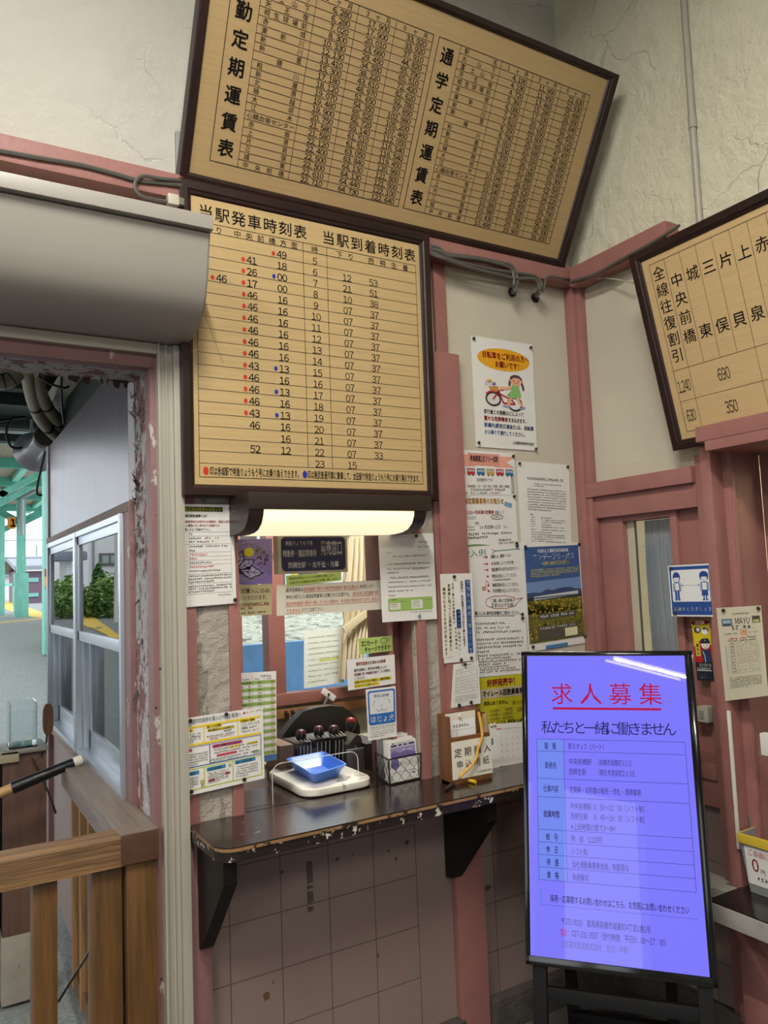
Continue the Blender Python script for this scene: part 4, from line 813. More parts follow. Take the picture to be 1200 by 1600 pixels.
s = Sheet((bx+.013, by-.001, ZC+H_*.61), (b1.x+.002, by-.001, ZC+H_*.61), (b1.x+.002, by-.001, ZC+.018), (bx+.013, by-.001, ZC+.018))
s.spread('定期購入', .15, .88, .30, .24, '1c1a1a').spread('申込用紙', .18, .84, .62, .22, '1c1a1a').marks(.62, .98, .90, .06, '2a2828'); s.build('paper_front', PAPERW, root, .004)
s = Sheet((bx+.022, by+.043, ZC+H_*.99), (b1.x-.03, by+.043, ZC+H_*.99), (b1.x-.03, by+.043, ZC+H_*.6), (bx+.022, by+.043, ZC+H_*.6)); s.rect(.02, .28, .98, 1, 'e4e4e2', 1).marks(.25, .8, .5, .12, '444444').line(.05, .66, .95, .66, .006, '555555').line(.35, .66, .35, 1, .006, '555555'); f = s.build('form_sheets', PAPERW, root); pins(s, f, [(.45, .14)], PINW)
ct0 = PY(757, 1116, by+.02); ct1 = PY(762, 1155, by+.02); MB().tube([ct0, ct1], .0095, 16).build('cardboard_tube', mat('cardboard', 'a58a64', .8, var=.1), root)
# pens on a coil
YELP = mat('yellow_plastic', 'd8b52a', .35); root = thing('counter_pen', 'black and grey pen on a long yellow coil cord lying before the form holder', 'pen', PZ(712, 1222, ZC))
q = [PY(748, 1113, by-.005), PY(752, 1135, by-.01), PY(753, 1152, by-.014), PY(747, 1170, by-.016), PY(744, 1185, by-.018), PY(735, 1198, by-.02), PY(722, 1210, by-.025), PY(718, 1217, by-.03)]; P = bez(q, 16)
MB().tube(P, .005, 8, rs=[.0052 if i % 2 else .0038 for i in range(len(P))]).build('coil_cord', mat('coil_yellow', 'd3a640', .4), root)
a = PZ(721, 1215, ZC+.006); b = PZ(695, 1234, ZC+.006); d = b-a
MB().tube([a, a+d*.45], .0062, 10).build('grey_barrel', mat('pen_grey', '77736d', .4), root); MB().tube([a+d*.45, a+d*.85, a+d*.98, a+d], .0065, 10, rs=[.007, .007, .004, .0015]).build('black_grip', PIN, root)
tag(MB().tube([PZ(724, 1217, ZC+.007), PZ(743, 1222, ZC+.007)], .0062, 12).build('yellow_pen_cap', YELP), 'short bright yellow cylinder lying on the counter beside the pen', 'pen cap')
# lamp over the ticket window
root = thing('window_lamp', 'dark brown lamp with a glowing cream diffuser over the ticket window', 'lamp', (1.15, 2.3, 1.80))
LB = mat('lamp_brown', '2a211c', .35)
MB().box(.838, 2.20, 1.872, 1.50, 2.40, 1.925, .006).build('housing', LB, root)
pr = [(2.395, 1.872), (2.205, 1.872), (2.208, 1.855), (2.222, 1.832), (2.25, 1.814), (2.285, 1.806), (2.33, 1.803), (2.395, 1.803)]
MB().extr([(.838, y, z) for y, z in pr], (.05, 0, 0)).build('end_cap', LB, root, ang=25); MB().extr([(1.43, y, z) for y, z in pr], (.05, 0, 0)).build('end_cap', LB, root, ang=25)
MB().extr([(.886, y, z) for y, z in pr], (.546, 0, 0)).build('diffuser', mat('lamp_glow', 'ffecc4', .5, emit=1.0), root, ang=25)
# ================================================================ inside the ticket office
DESK = mat('desk_green', '8c9070', .4, var=.1); GREY = mat('office_grey', '77787a', .4, metal=.2); WRED = mat('office_timber', '7d4a40', .45, var=.12, vscale=6)
root = thing('office_desk', 'office desk with a yellow-green mat top behind the date stamps', 'desk', (1.6, 3.15, 0)); MB().box(1.0, 2.99, .90, 2.5, 3.27, .927, .004).build('desk_top', DESK, root); MB().box(1.02, 3.0, 0, 2.48, 3.25, .90).build('desk_body', mat('desk_body', '6b5a48', .5), root)
tag(MB().box(.69, 2.645, .0, 2.3, 2.98, .912, .004).build('inner_counter', mat('inner_counter', '463a31', .35, var=.1)), 'dark inner counter of the ticket office behind the window', 'counter')
yc = 3.46; a = PY(441, 1163, yc); b = PY(563, 1150, yc); t = PY(500, 1105, yc)
ring = [(a.x, .80), (a.x+.005, a.z+.04), (a.x+.05, t.z-.06), (a.x+.11, t.z-.012), (a.x+.18, t.z), (b.x-.16, t.z), (b.x-.09, t.z-.012), (b.x-.03, t.z-.06), (b.x, a.z+.03), (b.x, .80)]
root = thing('office_chair', 'black rounded chair back behind the desk in the ticket office', 'chair', ((a.x+b.x)/2, yc, 0)); MB().extr([(x, yc, z) for x, z in ring], (0, .06, 0)).build('backrest', mat('black_vinyl', '121416', .35), root, ang=40)
MB().box(a.x+.03, yc+.06, .42, b.x-.03, yc+.52, .50, .02).build('seat', mat('black_vinyl', '121416', .35), root); MB().tube([((a.x+b.x)/2, yc+.3, .42), ((a.x+b.x)/2, yc+.3, .06)], .03, 10).build('pedestal', GREY, root)
mb = MB()
for k in range(5): an = R(72*k); mb.tube([((a.x+b.x)/2, yc+.3, .06), ((a.x+b.x)/2+.22*math.cos(an), yc+.3+.18*math.sin(an), .02)], .018, 8)
mb.build('base', GREY, root)
ST = mat('stamp_black', '17171a', .3); STR = mat('stamp_red', 'a82a30', .3); STD = mat('stamp_dark_red', '4a2022', .3); ys_ = 2.80
for i, (px, py, lab) in enumerate(((469.5, 1150, 'leftmost of the black knobbed date stamps on the office counter'), (497.5, 1144, 'second black knobbed date stamp from the left'), (521, 1143, 'third black knobbed date stamp from the left'), (545.5, 1131, 'tall date stamp with a bright red cap at the right end of the stamps'))):
    c = PY(px, py, ys_ if i < 3 else 2.78); z0 = .972 if i < 3 else 1.0; root = thing('date_stamp', lab, 'stamp', (c.x, c.y, z0), 'date stamps'); M = Matrix.Translation((c.x, c.y, c.z-.028)); tt = along((c.x-(.004 if i == 3 else 0), c.y, z0), (.15 if i == 3 else .02, 0, 1))
    MB().lathe([(.009, 0), (.009, c.z-z0-.025), (.015, c.z-z0-.02), (.021, c.z-z0-.002), (.020, c.z-z0+.008), (.0195, c.z-z0+.009)], tt, 18).build('knob', ST, root)
    MB().lathe([(.0195, c.z-z0+.009), (.018, c.z-z0+.017), (.011, c.z-z0+.024), (0, c.z-z0+.026)], tt, 18).build('cap', STR if i == 3 else STD, root)
for i, (px0, px1, py0, py1) in enumerate(((463, 487, 1162, 1180), (489, 517, 1156, 1178), (518, 543, 1153, 1176))):
    a = PY(px0, py0, 2.74); b = PY(px1, py1, 2.74); root = thing('stamp_rack', ('left', 'middle', 'right')[i]+' black ribbed stamp rack behind the blue tray', 'rack', ((a.x+b.x)/2, 2.78, .912), 'stamp racks'); MB().box(a.x, 2.74, .913, b.x, 2.87, a.z, .006).build('body', ST, root); mb = MB()
    for k in range(4): x = a.x+(b.x-a.x)*(.15+.235*k); mb.tube([(x, 2.738, .925), (x+.004, 2.733, a.z-.03), (x+.01, 2.745, a.z-.004), (x+.012, 2.80, a.z+.006)], .0018, 5)
    mb.build('ribs', mat('rib_white', 'b9b9b5', .4), root)
a = PY(541, 1150, 2.70); b = PY(570, 1184, 2.70)
root = thing('ticket_dater', 'grey metal ticket dating machine beneath the red-capped stamp', 'machine', ((a.x+b.x)/2, 2.75, .912)); ring = [(a.x, .913), (b.x, .913), (b.x, b.z+.03), (b.x-.015, a.z-.01), (b.x-.03, a.z), (a.x+.005, a.z-.035)]
MB().extr([(x, 2.70, z) for x, z in ring], (0, .09, 0)).build('casing', mat('dater_grey', '55564f', .35, metal=.4), root, ang=25); MB().lathe([(.006, 0), (.006, .003), (0, .004)], along(((a.x+b.x)/2, 2.70, (a.z+b.z)/2), (0, -1, 0)), 12).build('screw', ALU, root)
a = PY(572, 1158, 2.66); b = PY(600, 1197, 2.66); tag(MB().box(a.x, 2.66, .913, b.x, 2.86, a.z-.01, .01).build('plastic_bin', mat('bin_dark', '2f3336', .4)), 'dark grey plastic bin behind the assistance dog notice', 'bin')
a = PY(437, 1166, 2.72); b = PY(464, 1196, 2.72); tag(MB().box(a.x, 2.72, .913, b.x-.01, 2.86, a.z, .006).build('wooden_block', mat('block_wood', '7a5a40', .5, var=.2, vscale=6)), 'brown wooden block left of the stamp racks', 'block')
a = PY(542, 1172, 2.68); b = PY(575, 1200, 2.68); tag(MB().box(a.x, 2.675, .913, b.x, 2.69, a.z, .003).build('metal_plate', GREY), 'grey metal plate standing behind the right side of the blue tray', 'plate')
# window at the back of the office
yb = 4.2; mb = MB().box(1.36, 4.13, .955, 2.98, 4.2, 1.02, .004).box(1.36, 4.15, 1.96, 2.98, 4.26, 2.03)
for px0, px1 in ((354, 374), (414.5, 440)): a = PY(px0, 950, yb); b = PY(px1, 950, yb); mb.box(a.x, 4.16, 1.0, b.x, 4.26, 2.0, .004)
for x in (2.42, 2.9): mb.box(x, 4.16, 1.0, x+.06, 4.26, 2.0, .004)
w5 = struct('window_5', mb, mat('office_pink_timber', '8d5a52', .5, var=.1, chips=[('b9a08e', 20, .68)]))
MB().box(1.4, 4.225, 1.0, 2.93, 4.229, 2.0).build('pane', glass('office_glass', 1.3), w5)
CUR = mat('curtain_cream', 'd9cdb0', .8, var=.06, vscale=4)
def curtain(name, lab, rows, y, npl, amp, m, th=0):
    mb = MB(); n = 60; vs = []; z0 = rows[0][0]
    for (z, xa, xb, a) in rows:
        for i in range(n+1):
            u = i/n; vs.append((xa+(xb-xa)*u, y+amp*a*math.sin(u*npl*2*math.pi+.4*math.sin(z*3))+.02*math.sin(u*3+z*2), z))
    k = len(rows); off = len(vs); vs += [(x, y_+.004, z) for x, y_, z in vs]
    fs = [(r*(n+1)+i, r*(n+1)+i+1, (r+1)*(n+1)+i+1, (r+1)*(n+1)+i) for r in range(k-1) for i in range(n)]; fs += [tuple(off+q for q in f[::-1]) for f in fs]
    mb.add(vs, fs); return mb
yq = 4.06; Q = lambda l, r, py, a: (PY((l+r)/2, py, yq).z, PY(l, py, yq).x, PY(r, py, yq).x, a)
rows = [Q(541, 583, 838, 1), Q(540, 585, 870, 1), Q(536, 586, 910, 1.1), Q(535, 585, 940, 1), Q(536, 582, 958, .7), Q(538, 578, 968, .5), Q(537, 574, 978, .6), Q(535, 570, 1000, .8), Q(534, 566, 1030, .9), Q(533, 562, 1060, 1)]
root = thing('office_curtain', 'cream curtain tied back at the rear window of the ticket office', 'curtain', (rows[0][1], yq, rows[-1][0])); curtain('x', '', rows, yq, 6, .03, CUR).build('drape', CUR, root, ang=80)
a = PY(538, 985, 4.0); b = PY(577, 955, 4.0); M = frame_M((a+b)/2, b-a, (0, 0, 1)); l = (b-a).length/2; MB(M).box(-l, -.022, -.01, l, .022, .0, .004).build('tie_band', mat('tie_cream', 'cdc1a2', .8), root)
tag(MB().tube([PY(430, 839, 4.05), PY(640, 833, 4.05)], .008, 8).build('curtain_rail', PIN), 'dark curtain rail above the rear office window', 'rail')
s, d = notice('window_notice', 'pale sheet taped on the rear office window, left of the cream curtain', 'notice', [PY(475, 986, 4.14), PY(537, 980, 4.14), PY(538, 1066, 4.14), PY(475, 1076, 4.14)], mat('pale_sheet', 'dde4da', .7)); s.block(.1, .08, .9, .95, 9, '9aa79c', .03); s.rect(.38, .52, .92, .57, 'c6d27a', 1); finish(s, d)
rail = thing('hook_rail', 'brown wooden hook rail under the rear office window', 'rail', PY(500, 1095, 4.14)); a = PY(432, 1092, 4.13); b = PY(560, 1085, 4.13); MB().box(a.x, 4.13, .885, b.x+.4, 4.16, .935, .003).build('board', mat('rail_brown', '8a5c36', .5, var=.15, vscale=5, stretch=(.5, 6, 6)), rail)
for px in (447, 457, 469): q = PY(px, 1096, 4.12); MB().tube([(q.x, 4.13, .92), (q.x, 4.10, .915), (q.x, 4.10, .84)], .009, 6).build('hook', PIN, rail)
a = PY(450, 1100, 4.12); b = PY(513, 1124, 4.12)
s, d = notice('taxi_sign', 'white hanging sign reading on-demand taxi below the hook rail', 'sign', [(a.x, 4.12, .885), (b.x, 4.12, .885), (b.x, 4.12, .76), (a.x, 4.12, .76)], PAPER, None, .006); s.spread('デマンドタクシー', .06, .9, .32, .34, '1b1b1b', .02); finish(s, d)
q = PY(513, 1085, 4.1); M = frame_M(q, Vector((1, 0, -.75)), (0.75, 0, 1)); root = thing('label_clip', 'white tilted clip-on label holder above the black chair', 'clip', q); MB(M).box(-.045, -.018, -.006, .05, .018, .006, .003).build('plate', PAPER, root); MB(M).lathe([(.008, .006), (.007, .010), (0, .011)], Matrix.Identity(4), 10).build('knob', PIN, root); MB().tube([q, q+Vector((-.03, 0, -.06)), q+Vector((-.01, 0, -.1))], .008, 8).build('spring_arm', GREY, root)
# what stands behind the office
BLUEW = mat('blue_wall', '62a6de', .4, var=.18, vscale=4); GRAV = mat('gravel', 'b0b6a4', .9, var=.45, vscale=14, bump=1.0, bscale=20, chips=[('5a6050', 9, .56), ('dfe2dc', 11, .60)])
zt = PY(455, 1003, 6.2).z; tag(MB().box(1.5, 6.2, -.3, 6.5, 6.3, zt).build('blue_wall', BLUEW), 'low bright blue wall outside the rear office window', 'wall')
z9 = PY(455, 948, 9.5).z; struct('ground_bank', MB().prism([Vector((1.5, 6.3, -.3)), Vector((1.5, 6.3, zt-.05)), Vector((1.5, 9.5, z9)), Vector((1.5, 11, z9)), Vector((1.5, 11, -.3))], [Vector((9.5, 6.3, -.3)), Vector((9.5, 6.3, zt-.05)), Vector((9.5, 9.5, z9)), Vector((9.5, 11, z9)), Vector((9.5, 11, -.3))]), GRAV)
struct('ground_yard', MB().box(1.3, 4.4, -.4, 9.5, 6.3, -.3), ASPH)
root = thing('yard_house', 'pale house with dark window openings beyond the gravel bank behind the office', 'building', (6, 12, z9)); MB().box(3.6, 11.5, z9-.5, 12, 15, 6).build('walls', HW, root)
for px0, px1, py0, py1 in ((433, 447, 855, 935), (470, 500, 872, 938), (355, 372, 870, 940)): a = PY(px0, py0, 11.4); b = PY(px1, py1, 11.4); MB().box(a.x, 11.42, b.z, b.x, 11.52, a.z).build('window', mat('dark_glass', '3c4a50', .2), root)
a = PY(461, 955, 9.2); tag(MB().tube([(a.x, 9.2, z9-.1), (a.x, 9.2, PY(461, 850, 9.2).z)], .035, 8).build('yellow_pole', mat('pole_yellow', 'd6c02c', .5)), 'yellow pole standing on the gravel bank behind the office', 'pole')
a = PY(392, 950, 9.0); tag(MB().box(a.x-.1, 9.0, z9-.2, a.x+.1, 9.15, 4).build('dark_post', mat('post_dark', '3a3532', .6)), 'dark square post behind the office seen left of the pink mullion', 'post')
for i, (px, w) in enumerate(((425, .5), (455, .7), (492, .6), (512, .5), (585, .7))):
    q = PY(px, 960, 9.8); shrub(('weed clump at the left end', 'broad weed clump in the middle', 'small weed clump near the curtain', 'weed clump hidden behind the pale sheet', 'weed clump seen right of the curtain')[i]+' of the gravel bank', (q.x, 9.8, z9-.05), w, .3, .15, 420, 60+i, .07, 0, name='weed', dark=-.5)
# ================================================================ notices on the ticket-window wall
K = '262424'; RDK = 'b02a24'; BLU = '2a4b8e'
# left notice, partly behind the guide rail
s, d = notice('pass_notice', 'white notice with a black and yellow heading band pinned left of the ticket window', 'notice', qA((281, 787.5), (364.5, 789), (369.5, 942.5), (283, 949.5), 2.377))
s.rect(0, .025, .79, .072, '23301f').text('環境定期制度券のお知らせ', -.0+.02, .05, .036, 'd8d24a', x1=.77, bold=.015)
s.text('環境定期制度券とは？', .04, .115, .030, K, x1=.52, bold=.02).text('定期券所有をお持ちのお客様が、家族と同行', .05, .172, .026, RDK, x1=.92, bold=.015).text('その家族に対し割引をする制度です。', .06, .210, .026, RDK, x1=.76, bold=.015).text('お得にぜひご利用を下さい。', .04, .250, .026, K, x1=.57, bold=.012)
for y in (.275, .315, .395, .475, .515, .555, .595, .685, .78, .88): s.line(.04, y, .93, y, .005, '8a8a8a', 1)
s.line(.115, .275, .115, .88, .005, '8a8a8a', 1).line(.93, .275, .93, .88, .005, '8a8a8a', 1)
for y, x1, c in ((.295, .23, K), (.335, .40, K), (.37, .62, K), (.415, .88, K), (.455, .28, K), (.495, .52, RDK), (.535, .32, RDK), (.575, .60, K), (.615, .62, RDK), (.655, .74, K)): s.marks(.15, x1, y, .020, c, .95)
s.marks(.44, .72, .335, .020, RDK).block(.13, .69, .92, .775, 3, K, .019).block(.13, .79, .92, .87, 3, K, .019).marks(.66, .92, .905, .014, K)
finish(s, d, [(.935, .035), (.965, .965)])
# on the glass: purple shop card and its handwritten note
YG = 2.428
s, d = notice('purple_card', 'purple card with yellow moon and leaf emblem at upper left of ticket window glass', 'card', qA((351, 843.5), (425, 841.7), (425.3, 912), (353, 914), 2.4325), ink('8a7aa8'))
cx, cy = .47, .50
s.rect(0, .52, 1, 1, '7a69a0', 1)
s.arc(cx, cy, .40, .40, .030, 'd9d4e2', 2, -65, 290).arc(cx, cy, .40, .40, .018, '241c2e', 3, -65, 290)
s.ell(.50, .29, .105, .105, 'c9c22e', 3)
for a, b, c_ in (((.24, .62), (.36, .25), .1), ((.26, .66), (.62, .46), .12), ((.26, .70), (.80, .76), .14), ((.22, .60), (.12, .3), .08), ((.22, .66), (.02, .6), .09)):
    dx, dy = b[0]-a[0], b[1]-a[1]; l = math.hypot(dx, dy); nx, ny = -dy/l*c_, dx/l*c_; m_ = (a[0]+dx*.5, a[1]+dy*.5)
    s.poly([a, (m_[0]+nx, m_[1]+ny), b, (m_[0]-nx, m_[1]-ny)], 'a79cbd', 4).path([a, (m_[0]+nx, m_[1]+ny), b, (m_[0]-nx, m_[1]-ny), a], .018, '241c2e', 5).line(*a, *b, .012, '241c2e', 5)
    for t in (.35, .6): s.line(a[0]+dx*t, a[1]+dy*t, a[0]+dx*(t+.15)+nx*.6, a[1]+dy*(t+.15)+ny*.6, .010, '241c2e', 5).line(a[0]+dx*t, a[1]+dy*t, a[0]+dx*(t+.15)-nx*.6, a[1]+dy*(t+.15)-ny*.6, .010, '241c2e', 5)
s.poly([(.12, .60), (.30, .66), (.40, .78), (.24, .74), (.10, .9), (.16, .72)], '241c2e', 6)
for c, y in zip('桐ペイ', (.27, .42, .57)): s.text(c, .72, y, .15, 'e4dfc8', al='c', bold=.05, lev=6).text(c, .72, y, .15, '4a3a70', al='c', lev=7) if c == 'x' else s.text(c, .72, y, .15, 'dcd6bf', al='c', bold=.02, lev=6)
for x, y in ((.82, .30), (.89, .38), (.84, .46), (.90, .47), (.83, .55)): s.ell(x, y, .022, .035, '54335e', 6)
s.path([(.86, .58), (.87, .45), (.84, .34)], .01, '54335e', 6)
finish(s, d)
s, d = notice('handwritten_note', 'beige handwritten note right below the purple card on the ticket window glass', 'note', qA((353, 914.5), (425, 913), (424.5, 960), (354, 964), 2.432), ink('b3ab84'))
s.text('グッズ購入にのみ', .08, .2, .17, K, x1=.95).text('お使いいただけます。', .14, .42, .16, K, x1=.93); s.marks(.2, .95, .62, .08, K).line(.2, .69, .95, .67, .01, RDK).marks(.2, .6, .76, .08, K).marks(.2, .95, .90, .08, K); finish(s, d)
# green striped fare table on the glass
s, d = notice('fare_chart', 'green striped fare chart stuck on the lower left of the ticket window glass', 'chart', qA((355, 1053), (431.5, 1048.5), (432.5, 1187), (356, 1200), 2.4325), PAPER)
s.rect(.0, .93, 1, 1, '4d6c9a')
s.marks(.66, .90, .045, .022, K).marks(.3, .5, .075, .018, K).marks(.55, .65, .075, .018, K).marks(.80, .9, .075, .018, K)
for i in range(21):
    y = .095+i*.0395
    if i % 2 == 0: s.rect(.22, y, .985, y+.0395, '8aa55a', 1)
    n = ('中央前橋 城東 三俣 片貝 上泉 赤坂 心臓血管センター 江木 大胡 樋越 北原 新屋 粕川 膳 新里 新川 東新川 赤城 桐生球場前 天王宿 富士山下'.split())[i]
    s.text(n, .26, y+.02, .024, K, x1=.48) if len(n) > 2 else s.spread(n, .30, .44, y+.02, .024, K)
    f = ('690 690 690 690 670 670 630 600 570 550 520 490 470 440 410 380 330 270 220 190 160'.split())[i]; s.text(f, .70, y+.02, .028, K, al='r').text(str(int(f)//2//10*10+(10 if int(f)//2 % 10 else 0)), .96, y+.02, .028, '8e2f2a', al='r')
for x in (.5, .74): s.line(x, .03, x, .925, .006, '7b7b70', 2)
finish(s, d)
# lit sales sign
root = thing('sales_sign', 'navy ticket sales sign in a cream frame hanging inside the ticket window under the lamp', 'sign', PY(490, 895, 2.46)); a = PY(433.7, 833.5, 2.436); b = PY(544.5, 893.5, 2.436)
MB().box(a.x, 2.438, b.z, b.x, 2.478, a.z, .004).build('sign_box', mat('sign_cream', 'dccfa6', .5), root)
s = Sheet((a.x, 2.4375, a.z), (b.x, 2.4375, a.z), (b.x, 2.4375, b.z), (a.x, 2.4375, b.z)); NV = '16213c'; W_ink = 'e9e8e2'
s.rrect(.045, .085, .965, .94, .06, NV).text('特急りょうもう号', .105, .25, .115, W_ink, x1=.49, bold=.02).text('特急券・連絡乗車券', .065, .50, .165, W_ink, x1=.54, bold=.03).text('発売窓口', .60, .38, .36, W_ink, x1=.92, bold=.022).text('西桐生駅⇔北千住・浅草', .13, .79, .145, W_ink, x1=.86, bold=.025)
s.draw(MB()).build('lettering', None, root, smooth=False); mb = MB(); mb.box(a.x+.03, 2.455, a.z, a.x+.035, 2.46, 1.84).build('hanger', ALU, root); MB().box(b.x-.035, 2.455, a.z, b.x-.03, 2.46, 1.84).build('hanger', ALU, root)
s, d = notice('handwritten_note', 'yellow-green handwritten strip just below the navy sales sign', 'note', qA((447, 899.5), (533, 893.5), (533.5, 907), (448, 916.5), 2.4255), ink('b9cf6c'))
s.text('特急券の発売についてのお時間を頂戴します。', .04, .30, .26, K, x1=.90).text('お急ぎのお客様は早目にお願い致します。', .05, .72, .26, K, x1=.97); finish(s, d)
s, d = notice('school_pass_notice', 'wide white notice with orange underlined text across the middle of the ticket window', 'notice', qA((432, 914), (594.5, 906.5), (596.5, 952), (432.5, 962.5), 2.4275), PAPERW)
OR = 'c0603a'
s.text('通学定期券は', .08, .19, .13, '4a4644', x1=.245).text('自宅最寄り駅から指定学校最寄り駅の区間のみ', .245, .19, .13, OR, x1=.78).text('発売致します。', .785, .19, .13, '4a4644', x1=.945).line(.245, .28, .78, .28, .003, OR)
s.text('学校が発行した通学証明書等に記載された区間でも、', .08, .42, .13, '4a4644', x1=.70).text('自宅住所と自宅最寄り駅、', .71, .42, .13, OR, x1=.985).line(.71, .51, .985, .51, .003, OR)
s.text('指定学校最寄り駅が一致していない場合や、その他の手続がありますと発売が', .08, .64, .13, OR, x1=.975).line(.08, .73, .975, .73, .003, OR).text('できません', .08, .86, .13, OR, x1=.215).line(.08, .95, .215, .95, .003, OR).text('のでご注意下さい。', .22, .86, .13, '4a4644', x1=.44); finish(s, d)
s, d = notice('typed_letter', 'white typed letter with a green box pinned over the right jamb of the ticket window', 'letter', qA((591, 835), (677, 833), (683, 967), (597.5, 972.5), 2.372))
s.marks(.70, .91, .10, .018, '555555').marks(.70, .92, .155, .018, '555555').marks(.12, .22, .215, .016, '555555').marks(.20, .85, .258, .020, '555555')
for y, x0, x1 in ((.345, .14, .92), (.40, .12, .91), (.445, .12, .34), (.50, .17, .90), (.552, .14, .92), (.605, .12, .93), (.655, .12, .58), (.705, .12, .27)): s.marks(x0, x1, y, .020, '505050')
s.line(.20, .515, .90, .51, .003, '505050').line(.58, .415, .82, .412, .003, '505050')
s.rrect(.115, .735, .925, .885, .03, '8fae5c').rect(.14, .79, .335, .865, 'c3cabb', 2).rect(.53, .765, .74, .865, 'c9cfc4', 2).marks(.16, .30, .805, .018, RDK).marks(.16, .30, .83, .018, RDK).marks(.56, .70, .785, .016, K).marks(.56, .70, .812, .016, K).marks(.56, .70, .838, .016, K).marks(.18, .28, .752, .016, K).line(.34, .78, .44, .78, .004, K).line(.745, .77, .91, .765, .005, '5f7a3a').marks(.51, .92, .905, .015, K)
finish(s, d, [(.66, .03)]); pins(s, bpy.data.objects[[o.name for o in bpy.data.objects if o.name.startswith('typed_letter')][-1]], [(.65, .945)], ALU)
s, d = notice('ic_card_note', 'light green handwritten IC card note on the ticket window glass beside the right jamb', 'note', qA((560, 998), (612.5, 993), (613, 1016.5), (562, 1023), 2.4275), ink('a3b964'))
s.text('ICカード', .07, .34, .34, K, x1=.56, bold=.02).text('チャージできます!', .15, .73, .32, K, x1=.96, bold=.02); s.arc(.74, .32, .10, .2, .01, K, 3).arc(.74, .32, .06, .11, .008, K, 3, 0, 180).line(.84, .3, .9, .18, .008, K).line(.86, .36, .93, .36, .008, K); finish(s, d)
s, d = notice('pass_buyer_notice', 'white notice with red heading and yellow highlighted lines above the dog sticker', 'notice', qA((541.5, 1031), (616.5, 1022.5), (618, 1068), (544, 1079), 2.4265))
s.text('通学定期券をお求めのお客様', .18, .18, .12, RDK, x1=.80, bold=.02).text('通学定期券は、割引率の性質上により', .13, .38, .10, K, x1=.83, bold=.015).text('自宅最寄り駅〜学校最寄り駅まで', .13, .52, .10, RDK, x1=.66, bold=.015).text('での発売と', .68, .52, .10, K, x1=.90, bold=.01).text('しております。', .13, .65, .10, K, x1=.38, bold=.01).rect(.13, .72, .91, .83, 'dcc62c').rect(.13, .85, .65, .95, 'dcc62c').text('区間以外をお求めの場合は、通勤定期券に', .135, .775, .095, K, x1=.905, bold=.015).text('なりますのでご注意ください。', .135, .90, .09, K, x1=.645, bold=.015); finish(s, d)
s, d = notice('dog_sticker', 'white and blue assistance dog sticker with a simple dog face, low on the window glass', 'sticker', qA((571.5, 1077.5), (618, 1072), (620, 1150.5), (575.5, 1157.5), 2.4275))
DB = '2a64a8'
s.rrect(.05, .04, .97, .715, .07, DB).rrect(.10, .075, .915, .50, .05, 'cfd0cf', 2).text('Welcome!', .24, .145, .085, DB, x1=.76, bold=.012, lev=4)
s.ell(.40, .225, .014, .010, DB, 4).ell(.60, .222, .014, .010, DB, 4).line(.27, .23, .20, .335, .014, DB, 4).line(.72, .225, .80, .325, .014, DB, 4).ell(.50, .345, .016, .011, DB, 4).arc(.41, .40, .09, .05, .014, DB, 4, 0, 170).arc(.59, .398, .09, .05, .014, DB, 4, 10, 180)
s.spread('ほじょ犬', .20, .82, .605, .125, 'e6ebf0', .02, 4).text('Assistance Dogs Welcome!', .06, .755, .045, '3a4a60', x1=.95).marks(.08, .9, .80, .022, '6a6a72').block(.07, .83, .93, .96, 3, '4a4a52', .026); finish(s, d)
# hand-coloured guide across the left frame of the window
s, d = notice('student_pass_guide', 'hand-coloured yellow, pink and blue student pass guide across the left ticket window frame', 'poster', qA((283.5, 1123.5), (410.5, 1104), (413.5, 1216), (284.5, 1246), 2.372))
YL, OC, PK, CB, GR = 'dcc433', 'c89a30', 'a84a6a', '3a7a9c', 'a8b83a'
s.text('通学定期券を購入されるお客様へ', .12, .055, .065, '3c4a58', x1=.72); s.ell(.06, .06, .014, .017, PK).ell(.76, .05, .016, .018, PK).ell(.80, .05, .011, .014, OC).path([(.83, .06), (.86, .03), (.89, .055)], .006, OC).path([(.91, .055), (.95, .03), (.98, .055)], .005, K)
for y in (.115, .345): s.rect(.02, y, .97, y+.022, YL).rect(.02, y+.022, .97, y+.03, OC)
for x in (.255, .67): s.rect(x, .13, x+.012, .35, YL)
s.rect(.03, .15, .14, .19, YL).marks(.03, .14, .17, .035, K).rect(.29, .14, .48, .18, YL).text('購入できる期間', .30, .16, .036, K, x1=.47, bold=.01).rect(.31, .19, .63, .225, YL).text('有効開始日の14日前から', .31, .207, .032, K, x1=.63, bold=.02).marks(.50, .62, .245, .028, K).rect(.70, .135, .90, .175, YL).text('定期券の種類', .71, .155, .036, K, x1=.89, bold=.01).text('1ヶ月・3ヶ月・6ヶ月。', .72, .205, .045, K, x1=.97).text('3種類', .72, .255, .04, K, x1=.80).marks(.82, .95, .255, .028, K).marks(.72, .95, .30, .022, K)
s.block(.03, .205, .23, .335, 4, K, .024).marks(.32, .64, .285, .022, K).ell(.305, .285, .008, .01, RDK).marks(.32, .64, .312, .020, RDK).marks(.34, .45, .332, .018, K)
s.rect(.02, .385, .97, .393, BLU).rect(.02, .64, .97, .652, BLU).rect(.325, .385, .335, .65, BLU).rect(.96, .385, .968, .65, BLU)
s.rect(.03, .405, .12, .445, PK).rrect(.36, .405, .73, .45, .015, PK).text('紛失・盗難された場合は', .38, .428, .036, '3b1f2b', x1=.70).block(.03, .465, .31, .63, 5, K, .022)
for y in (.475, .515, .60): s.marks(.38, .92, y, .026, K)
